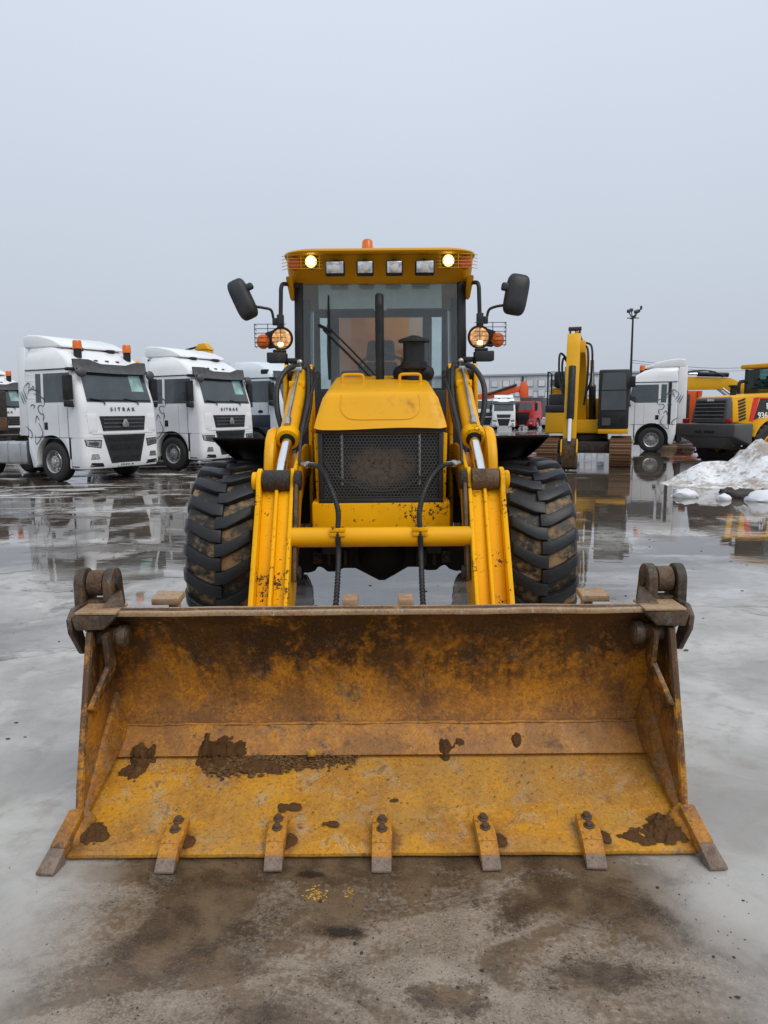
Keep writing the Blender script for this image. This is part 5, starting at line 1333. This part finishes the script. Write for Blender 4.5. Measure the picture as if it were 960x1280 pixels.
stick_a = [(2.35, 4.32), (2.8, 4.36), (3.05, 3.95), (3.62, 1.0), (3.45, .95), (3.0, 2.6), (2.55, 3.8)]
buck_a = [(3.40, 1.05), (3.70, 1.05), (3.74, .55), (3.55, .12), (3.2, .02), (3.05, .3), (3.15, .75)]
ex1 = make_excavator(boom_a, stick_a, buck_a,
    [((3.14, -.33, 3.3), (3.74, -.33, .95), .115, .70), ((.6, .22, 1.5), (1.7, .20, 3.6), .12, .6), ((.6, -.62, 1.5), (1.7, -.62, 3.4), .12, .6), ((1.3, -.2, 4.15), (2.5, -.3, 4.5), .10, .7)],
    [[(2.6, -.50, 3.5), (2.7, -.74, 3.75), (2.8, -.78, 3.4), (2.9, -.72, 2.8), (3.2, -.52, 2.1)], [(2.6, -.50, 3.4), (2.7, -.64, 3.6), (2.8, -.68, 3.3), (2.9, -.62, 2.7), (3.2, -.52, 2.0)],
     [(2.4, -.05, 4.0), (2.5, .08, 3.9), (2.6, .12, 3.4), (2.5, .08, 2.6), (2.2, .0, 2.1)], [(2.3, -.05, 4.1), (2.4, .18, 4.0), (2.5, .24, 3.6), (2.3, .2, 2.9), (2.0, .05, 2.5)]])
m = MB(); m.bb(2.5, 2.62, -.50, -.44, 4.3, 4.58); m.bb(2.5, 2.62, -.20, -.14, 4.3, 4.58); m.cyl((2.56, -.53, 4.52), (2.56, -.12, 4.52), .07, n=10); m.build('stick_bracket', 'grease', ex1, .02)
m = MB()
for s in mir: m.prism([(3.55, .95), (3.72, 1.02), (3.85, .62), (3.78, .5), (3.62, .6)], -.33 + s * .22, -.33 + s * .26, 'y')
m.build('bucket_link', 'exc_yellow', ex1, .01)
place(ex1, 6.45, 23.0, -108.5, 'yellow tracked excavator facing the camera with its arm lowered and rusty tracks', 'excavator', 'excavators', .88)
boom_b = [(.35, 1.55), (.15, 1.95), (.9, 2.9), (1.9, 3.35), (4.2, 3.45), (4.9, 3.1), (4.9, 2.7), (4.3, 2.75), (2.2, 2.75), (1.3, 2.3), (.75, 1.6)]
stick_b = [(4.5, 3.35), (5.0, 3.5), (5.3, 3.1), (5.0, .9), (4.8, .9), (4.75, 2.2)]
buck_b = [(4.75, 1.0), (5.1, 1.0), (5.1, .5), (4.9, .1), (4.5, .03), (4.35, .3), (4.5, .75)]
ex2 = make_excavator(boom_b, stick_b, buck_b, [((2.0, 0, 3.5), (4.6, 0, 3.6), .12, .6), ((.7, .42, 1.5), (2.4, .42, 2.8), .12, .6), ((.7, -.42, 1.5), (2.4, -.42, 2.8), .12, .6)],
    [[(2.2, -.2, 3.4), (3.0, -.3, 3.75), (4.0, -.3, 3.7), (4.7, -.25, 3.4)], [(2.2, .2, 3.4), (3.0, .3, 3.7), (4.0, .3, 3.65), (4.7, .25, 3.4)]])
place(ex2, 20.2, 38.3, 172, 'yellow excavator behind the wheel loader with only its low arm showing', 'excavator', 'excavators')

# orange skip standing behind the right truck
sk = empty('orange_skip', (16.45, 41.5, 0), R(15)); tag(sk, 'orange tipper body showing between the right truck and the wheel loader', 'tipper body')
m = MB(); m.hexa([(-1.0, -1.1, .9), (1.0, -1.1, .9), (1.0, 1.1, .9), (-1.0, 1.1, .9)], [(-1.1, -1.2, 2.75), (1.1, -1.2, 2.75), (1.1, 1.2, 2.75), (-1.1, 1.2, 2.75)]); m.build('skip_body', 'orange', sk, .05)
m = MB()
for xx in (-.8, 0., .8): m.hexa([(xx - .06, -1.16, .92), (xx + .06, -1.16, .92), (xx + .06, -1.08, .92), (xx - .06, -1.08, .92)], [(xx - .06, -1.26, 2.72), (xx + .06, -1.26, 2.72), (xx + .06, -1.15, 2.72), (xx - .06, -1.15, 2.72)])
m.build('skip_ribs', 'orange', sk); m = MB(); m.bb(-1.0, 1.0, -.5, .5, .45, .89)
for s in mir: m.cyl((s * .6, -.9, .45), (s * .6, .9, .45), .45, n=20)
m.build('skip_carriage', 'grease', sk)

# ------------------------------------------------------------------ wheel loader on the right (x forward; its rear end faces the camera)
wl = empty('wheel_loader', (9.40, 21.2, 0), R(21)); wl.scale = (.9, .9, .9); tag(wl, 'yellow wheel loader with a dark grey rear counterweight and grille, behind the snow bank', 'wheel loader')
def yp(x0, x1, y0, y1, z0, z1, name, mat, b=.03, par=None):
    m = MB(); m.bb(x0, x1, y0, y1, z0, z1); return m.build(name, mat, par or wl, b, 3)
m = MB(); m.hexa([(.0, -1.22, 1.0), (.0, 1.22, 1.0), (.75, 1.22, .72), (.75, -1.22, .72)], [(-.05, -1.25, 1.42), (-.05, 1.25, 1.42), (.75, 1.25, 1.42), (.75, -1.25, 1.42)]); cw = m.build('counterweight', 'cw_grey', wl, .05, 3)
m = MB(); m.hexa([(.2, -.55, .62), (.2, .55, .62), (.9, .55, .55), (.9, -.55, .55)], [(.04, -.95, .99), (.04, .95, .99), (.9, .95, .99), (.9, -.95, .99)]); m.build('counterweight_belly', 'cw_grey', cw, .04)
for i in range(5):
    yy = -.42 + .15 * i + (.1 if i > 2 else 0); yp(-.058, -.03, yy, yy + .09, 1.12, 1.19, 'counterweight_slot', 'black', .004, cw)
m = MB(); m.hexa([(.12, -.74, 1.44), (.12, .74, 1.44), (.30, .82, 1.44), (.30, -.82, 1.44)], [(.22, -.66, 2.22), (.22, .66, 2.22), (.34, .74, 2.26), (.34, -.74, 2.26)]); g = m.build('rear_grille', 'cw_grey', wl, .04, 3)
for i in range(5):
    z = 1.55 + i * .12; x = .12 + .10 * (z - 1.44) / .78
    m = MB(); m.hexa([(x - .035, -.60, z), (x - .035, .60, z), (x + .03, .60, z), (x + .03, -.60, z)], [(x - .02, -.60, z + .035), (x - .02, .60, z + .035), (x + .04, .60, z + .035), (x + .04, -.60, z + .035)]); m.build('grille_slat', 'grey_plastic', g, .006)
    m = MB(); m.hexa([(x - .012, -.60, z + .036), (x - .012, .60, z + .036), (x + .03, .60, z + .036), (x + .03, -.60, z + .036)], [(x - .004, -.60, z + .115), (x - .004, .60, z + .115), (x + .04, .60, z + .115), (x + .04, -.60, z + .115)]); m.build('grille_gap', 'black', g)
put_text('lettering', text_mesh('SDLG', .10, .005, .002, 1.2), 'decal_white', wl, (.195, 0, 2.165), (0, -1, 0), (.1, 0, 1))
m = MB(); m.hexa([(.31, -.80, 1.43), (.31, .80, 1.43), (2.7, .90, 1.25), (2.7, -.90, 1.25)], [(.34, -.70, 2.28), (.34, .70, 2.28), (2.7, .80, 2.42), (2.7, -.80, 2.42)]); hd = m.build('hood', 'exc_yellow', wl, .05, 3)
m = MB(); m.hexa([(.31, -.835, 1.46), (.31, -.78, 1.46), (.56, -.78, 1.46), (.56, -.835, 1.46)], [(.33, -.77, 2.12), (.33, -.70, 2.12), (.55, -.70, 2.12), (.55, -.77, 2.12)]); m.build('hood_corner', 'exc_yellow', hd, .02)
for i in range(7):
    z = 1.52 + .1 * i; LX = -.2; yy = .840 - .10 * (z - 1.43) / .85
    for s in mir:
        m = MB(); m.hexa([(.78 + LX, s * yy, z - .03), (1.06 + LX, s * (yy + .005), z + .05), (1.06 + LX, s * (yy - .1), z + .05), (.78 + LX, s * (yy - .1), z - .03)], [(.78 + LX, s * (yy - .006), z + .02), (1.06 + LX, s * (yy - .002), z + .10), (1.06 + LX, s * (yy - .1), z + .10), (.78 + LX, s * (yy - .1), z + .02)]); m.build('hood_louvre', 'black', hd)
for s in mir:
    m = MB(); m.bb(.02, .12, s * 1.02, s * .78, 1.425, 1.58); m.build('tail_lamp', 'redlens', wl, .03)
    # decal: red slanted bar, black field with white letters
    def sy(x, z): return s * (.80 + .10 * (x - .31) / 2.39 - .10 * (z - 1.43) / .85 + .012)
    for q, mt, o in (([(1.0, 1.50), (1.16, 1.50), (1.44, 2.22), (1.22, 2.22)], 'decal_red', 0), ([(1.18, 1.50), (2.06, 1.45), (2.06, 2.20), (1.48, 2.20)], 'decal_black', .002), ([(1.24, 2.205), (2.06, 2.205), (2.06, 2.24), (1.28, 2.24)], 'decal_red', 0)):
        vo = [(x, sy(x, z) + s * o, z) for x, z in q]; vi = [(x, sy(x, z) - s * .03, z) for x, z in q]
        m = MB(); m.hexa(vo, vi); m.build('side_decal', mt, wl)
    xd = (s * -1, 0, 0)
    for txt, sz, xx, zz in (('FL', .27, 1.83, 1.95), ('936H', .27, 1.64, 1.66)):
        put_text('lettering', text_mesh(txt, sz, .004, .006, 1.05), 'decal_white', wl, (xx, sy(xx, zz) + s * .010, zz), (xd[0], s * -.042 * -1 * xd[0] * s if False else 0, 0), (0, -s * .118, 1))
yp(.5, 2.6, -.7, .7, .7, 1.24, 'rear_frame', 'exc_yellow')
def wl_wheel(x, s):
    e_ = empty('wheel', (x, s * 1.0, .72), parent=wl)
    m = MB(); m.lathe([(.34, -.22), (.50, -.27), (.64, -.26), (.72, -.20), (.735, 0), (.72, .20), (.64, .26), (.50, .27), (.34, .22)], 40, 'y'); m.build('tyre', 'rubber', e_)
    m = MB(); m.lathe([(.35, s * .2), (.31, s * .24), (.28, s * .06), (.12, s * .05), (.10, s * .16), (0, s * .16), (0, 0), (.35, 0)], 28, 'y'); m.build('rim', 'exc_yellow', e_)
    m = MB()
    for k in range(20):
        a = 2 * math.pi * k / 20
        for sd in mir: m.box((.73 * math.cos(a + .07 * sd), sd * .14, .73 * math.sin(a + .07 * sd)), (.09, .24, .08), (Matrix.Rotation(-a, 3, 'Y') @ Matrix.Rotation(.35 * sd, 3, 'X')))
    m.build('tread', 'rubber', e_)['kind'] = 'stuff'
for s in mir: wl_wheel(1.55, s); wl_wheel(4.6, s)
for s in mir:
    ar = [(1.55 + .88 * math.cos(R(a)), .72 + .88 * math.sin(R(a))) for a in range(20, 161, 14)]; ar2 = [(1.55 + .82 * math.cos(R(a)), .72 + .82 * math.sin(R(a))) for a in range(160, 19, -14)]
    m = MB(); m.prism(ar + ar2, s * 1.28, s * .80, 'y'); m.build('rear_fender', 'exc_yellow', wl, .01)
# cab
m = MB(); m.bb(2.45, 4.0, -.80, .80, 1.45, 2.30); cab = m.build('cab', 'exc_yellow', wl, .05, 3)
for (x, s) in ((2.50, 1), (2.50, -1), (3.15, 1), (3.15, -1), (3.95, 1), (3.95, -1)):
    m = MB(); m.bb(x - .04, x + .05, s * .80, s * .72, 2.3, 3.22); m.build('cab_pillar', 'grille', cab, .01)
M['teal_glass'] = glass('loader_cab_glass', (.42, .66, .64), (.10, .16, .16), .10)
for s in mir:
    yp(2.56, 3.10, s * .78, s * .765, 2.31, 3.20, 'side_glass', 'teal_glass', 0, cab); yp(3.21, 3.90, s * .78, s * .765, 2.31, 3.20, 'side_glass', 'teal_glass', 0, cab)
yp(2.465, 2.48, -.71, .71, 2.31, 3.20, 'rear_glass', 'teal_glass', 0, cab); yp(3.97, 3.985, -.71, .71, 2.31, 3.20, 'front_glass', 'teal_glass', 0, cab)
yp(2.32, 4.15, -.88, .88, 3.23, 3.38, 'cab_roof', 'exc_yellow', .05, cab)
m = MB(); m.bb(2.9, 3.35, -.25, .25, 2.0, 2.45); m.bb(2.85, 2.97, -.24, .24, 2.4, 2.95); m.build('seat', 'black', cab, .05)
m = MB(); m.tube([(1.75, .35, 2.38), (1.75, .35, 2.72), (1.95, .35, 2.80), (2.1, .35, 2.74)], .06, 10, 3); m.build('exhaust_stack', 'black', wl)
m = MB(); m.cyl((1.35, .2, 2.34), (1.35, .2, 2.62), .10, n=14); m.cyl((1.35, .2, 2.60), (1.35, .2, 2.66), .16, n=16); m.build('air_precleaner', 'black', wl, .01)
yp(3.3, 5.3, -.55, .55, .7, 1.5, 'front_frame', 'exc_yellow')
for s in mir:
    m = MB(); m.prism([(4.0, 1.9), (4.2, 2.2), (5.2, 1.6), (6.2, .6), (6.1, .35), (5.0, 1.2)], s * .55, s * .42, 'y'); m.build('lift_arm', 'exc_yellow', wl, .02)
m = MB(); m.prism([(6.0, .9), (6.05, .2), (6.4, .05), (7.1, .05), (6.5, .18), (6.2, .4), (6.15, 1.0)], -1.3, 1.3, 'y'); m.build('bucket', 'rusty', wl, .01)

# ------------------------------------------------------------------ snow bank on the right with dark rubble
def snow_mat():
    t = NT('dirty_snow')
    n1 = t.noise(1.4, 8, .65, .5); n2 = t.noise(9, 7, .7); n3 = t.noise(60, 4)
    z = t.xyz()[2]
    m = t.math('ADD', t.math('MULTIPLY', n1, .6), t.math('MULTIPLY', n2, .4))
    c = t.mix(t.rng(m, .42, .56, .0, .9), (.76, .77, .79), (.31, .255, .20))
    c = t.mix(t.rng(n2, .60, .68, 0, .9), c, (.085, .065, .05))
    t.bsdf(Base_Color=c, Roughness=.75, Normal=t.bump(t.math('ADD', n2, t.math('MULTIPLY', n3, .3)), .6, .03)); return t.m
M['snow'] = snow_mat()
M['clean_snow'] = dirty('wet_snow', (.74, .75, .77), (.42, .38, .33), .5, .7, 3)
M['rubble'] = dirty('dark_frozen_soil', (.035, .028, .024), (.10, .08, .065), .5, .6, 5)
sb = MB()
NXs, NYs = 70, 46
def sbz(x, y):
    # ridge rising to the right
    u = (x - 6.3) / 6.0
    ridge = 16.2 + .12 * (x - 6.3)
    prof_ = max(0, 1 - abs(y - ridge) / (.5 + 3.6 * max(0, min(1, u)))) ** .8
    hgt = max(0, min(1.3, u)) ** .8 * 1.75 * prof_
    n = noise.fractal(Vector((x * .9, y * .9, 2.2)), 1., 2., 5)
    n2_ = noise.fractal(Vector((x * 3.2, y * 3.2, 5.2)), 1., 2., 4)
    return hgt * (1 + .45 * n + .16 * n2_) + .14 * n * min(1, hgt * 4) - .03
vs = []
for j in range(NYs + 1):
    for i in range(NXs + 1):
        x = 6.0 + 9. * i / NXs; y = 12.8 + 9.4 * j / NYs; vs.append((x, y, sbz(x, y)))
sb.add(vs, [(j * (NXs + 1) + i, j * (NXs + 1) + i + 1, (j + 1) * (NXs + 1) + i + 1, (j + 1) * (NXs + 1) + i) for j in range(NYs) for i in range(NXs)])
tag(sb.build('snow_bank', 'snow', ang=80), 'long heap of dirty white snow in front of the wheel loader', 'snow bank')
def lump(name, mat, x, y, z, r, seed, label, cat, group=None, amp=.35, freq=1.4, sub=3):
    m = MB(); m.ball((0, 0, 0), r, sub, None, amp, freq, seed); o = m.build(name, mat, ang=70); o.location = (x, y, z); return tag(o, label, cat, group)
lump('snow_lump', 'clean_snow', 5.85, 13.9, .02, (.27, .20, .12), 3.1, 'rounded lump of white snow on the wet ground, left of the snow bank', 'snow lump', 'snow lumps', .35, 1.6)
lump('snow_lump', 'clean_snow', 6.35, 13.35, .02, (.13, .12, .09), 5.3, 'small lump of white snow nearest to the dark rubble', 'snow lump', 'snow lumps', .2)
lump('snow_lump', 'clean_snow', 7.05, 13.2, .02, (.36, .26, .17), 6.3, 'broad white snow lump below the rubble at the right edge', 'snow lump', 'snow lumps', .2)
rk = MB()
for i in range(34):
    x = rnd.uniform(6.5, 8.4); y = 13.6 + .15 * (x - 6.1) + rnd.uniform(-.45, .5); r = rnd.uniform(.04, .15)
    rk.ball((x, y, max(0, sbz(x, y)) + r * .35), (r * rnd.uniform(.8, 1.5), r, r * .75), 2, None, .45, 1.6, i * 1.37)
tag(rk.build('rubble', 'rubble', ang=60), 'dark frozen soil clods scattered at the foot of the snow bank', kind='stuff')

# yellow mobile crane top behind the second truck
yc = empty('mobile_crane', (-9.7, 33.6, -.25), R(-20)); tag(yc, 'yellow crane top showing above the roof of a white truck on the left', 'crane')
m = MB(); m.hexa([(1.45, -.25, 4.75), (2.2, -.25, 4.75), (2.2, .25, 4.75), (1.45, .25, 4.75)], [(1.6, -.2, 5.02), (1.95, -.2, 5.06), (1.95, .2, 5.06), (1.6, .2, 5.02)]); m.build('crane_head', 'exc_yellow', yc, .04)
m = MB(); m.tube([(1.7, 0, 4.95), (.6, 0, 4.75), (-1.5, 0, 4.35)], .05, 8); m.build('crane_stay', 'dark_metal', yc)
m = MB(); m.prism([(-2.6, 3.9), (-2.4, 4.35), (-1.8, 4.4), (-1.6, 3.9)], -.3, .3, 'y'); m.build('crane_winch', 'exc_yellow', yc, .05)
m = MB(); m.bb(-2.6, 2.2, -.45, .45, 3.4, 3.9); m.bb(1.45, 2.15, -.22, .22, 3.9, 4.75); m.build('crane_house', 'exc_yellow', yc, .05)
m = MB(); m.bb(-3.5, 4.0, -1.2, 1.2, 1.0, 1.6); m.bb(-.8, .8, -.8, .8, 1.6, 3.6)
for xx in (-2.6, -1.2, 2.8):
    m.cyl((xx, -1.2, .5), (xx, 1.2, .5), .5, n=20)
m.build('carrier', 'grease', yc, .03)
# machinery between the left trucks
mc = empty('stored_machine', (-15.4, 27.6, 0), R(-25)); tag(mc, 'dark muddy machinery standing between the two leftmost trucks', 'machinery')
m = MB(); m.bb(-.5, .9, -.6, .6, .5, 2.6); m.build('machine_body', 'grease', mc, .05)
m = MB(); m.bb(-.4, .6, -.5, .5, 2.6, 3.15); m.bb(.1, .3, -.1, .1, 3.15, 3.4); m.build('machine_top', 'rubble', mc, .06)
m = MB(); m.bb(.91, 1.1, -.4, .4, 1.1, 1.6); m.cyl((.95, -.3, 1.9), (.95, -.3, 2.4), .12, n=10); m.build('machine_box', 'rusty', mc, .03)
m = MB(); m.cyl((-.2, -.7, .5), (-.2, .7, .5), .5, n=18); m.build('machine_wheels', 'rubber', mc)

# ------------------------------------------------------------------ soil and mud left in the bucket
def fz(y): return floor_z(y) + .004
mud = MB()
def surf_z(y): return fz(y) if y < 2.955 else .194 + (y - 2.95) / .094 * .102
def smear(x, y, rx, ry, h, seed):
    """mud stuck to the steel: a thin uneven sheet thickest in the middle"""
    nu, nv = 44, 34; V = []; keep = []
    for j in range(nv + 1):
        for i in range(nu + 1):
            u, v = -1.7 + 3.4 * i / nu, -1.7 + 3.4 * j / nv
            px, py = x + rx * u, y + ry * v
            a = noise.fractal(Vector((px * 22 + seed, py * 22, seed * 1.3)), 1., 2., 5); b_ = noise.fractal(Vector((px * 75, py * 75 + seed, 2.)), 1., 2., 4)
            hh = (1 - (u * u + v * v)) * .8 + 1.1 * a
            t_ = h * min(1.3, max(0., hh)) ** .7 * (.75 + .55 * b_) if hh > 0 else -.002
            py = min(py, 3.04)
            V.append((X0 + px, py - max(0, t_) * .5 * (1 if py > 2.95 else 0), surf_z(py) + t_ - .001)); keep.append(hh > 0)
    F = []
    for j in range(nv):
        for i in range(nu):
            q = (j * (nu + 1) + i, j * (nu + 1) + i + 1, (j + 1) * (nu + 1) + i + 1, (j + 1) * (nu + 1) + i)
            if any(keep[k] for k in q): F.append(q)
    mud.add(V, F)
for k, q in enumerate(((-1.03, 2.955, .050, .040, .030), (-1.06, 2.895, .055, .038, .020), (-.70, 2.955, .105, .045, .042), (-.55, 2.915, .13, .030, .016), (.275, 2.965, .030, .024, .022), (.345, 2.972, .030, .024, .024), (.59, 2.995, .020, .022, .016),
        (1.10, 2.60, .075, .055, .030), (1.01, 2.565, .075, .034, .008), (-1.12, 2.60, .055, .045, .026), (-.37, 2.72, .055, .020, .006), (-.36, 2.555, .030, .030, .008), (-.745, 2.555, .030, .030, .009), (.445, 2.555, .028, .030, .008), (.85, 2.56, .022, .03, .006), (.05, 2.75, .03, .012, .003), (-.2, 2.64, .03, .014, .004))):
    smear(*q, 3.1 + k * 2.7)
tag(mud.build('mud', 'mud', ang=50), 'clumps of dark brown mud stuck in the bucket corners and along its rear edge', kind='stuff')
cr2 = MB()
for i in range(900):
    u = rnd.random(); x = -.74 + .62 * u + rnd.gauss(0, .02); y = 2.955 - abs(rnd.gauss(0, .035)) * (1.2 - u * .7); r = rnd.uniform(.002, .008) * (1.25 - .5 * u)
    cr2.ball((X0 + x, y, fz(min(y, 2.98)) + r * .4 + max(0, (.02 - (2.955 - y)) * .6)), (r * rnd.uniform(.8, 1.9), r * rnd.uniform(.7, 1.3), r * rnd.uniform(.5, .9)), 1, None, .95, 2.7, i * .77)
for i in range(60):
    x = rnd.uniform(-1.0, 1.0); y = rnd.uniform(2.6, 2.93); r = rnd.uniform(.0015, .004)
    cr2.ball((X0 + x, y, fz(y) + r * .3), (r * 1.3, r, r * .7), 1, None, .5, 2., i * .37)
tag(cr2.build('soil_crumbs', 'mud_dry', ang=60), 'loose brown soil crumbs along the rear of the bucket floor', kind='stuff')
M['leaf'] = plain('dry_ochre_flake', (.50, .27, .03), .6, var=.2, scale=20)
m = MB(); m.ball((0, 0, 0), (.022, .012, .02), 2, None, .5, 2., 2.2); o = m.build('ochre_chip', 'leaf'); o.location = (X0 - .305, 2.935, .21); tag(o, 'yellow chip lying on the soil crumbs in the bucket', 'chip')

# grit, mud crumbs and paint flakes on the ice
gv = MB()
for i in range(1500):
    x = rnd.gauss(.1, .6); y = rnd.uniform(1.55, 2.5); r = rnd.uniform(.0008, .0024) * (1 if rnd.random() < .96 else 2.2)
    gv.ball((x, y, r * .25), (r * rnd.uniform(.8, 1.8), r * rnd.uniform(.8, 1.6), r * .6), 1, None, .5, 2., i * .31)
for i in range(110):
    x = rnd.uniform(-4, 5); y = rnd.uniform(3.3, 10); r = rnd.uniform(.004, .012)
    gv.ball((x, y, r * .25), (r * rnd.uniform(1, 2), r, r * .5), 1, None, .5, 2., i * .31)
tag(gv.build('grit', 'rubble', ang=60), 'dark grit and small mud crumbs frozen onto the ground', kind='stuff')
fk = MB()
for (cx, cy, k, sp) in ((-.245, 2.30, 60, .020), (-.13, 2.31, 22, .012)):
    for i in range(k):
        x, y = cx + rnd.gauss(0, sp), cy + rnd.gauss(0, sp * 1.1); r = rnd.uniform(.0012, .0045)
        fk.ball((x, y, r * .2), (r * 1.4, r, r * .4), 1, None, .5, 2., i * .9)
tag(fk.build('ochre_crumbs', 'leaf'), 'ochre paint crumbs on the ground below the bucket lip', kind='stuff')
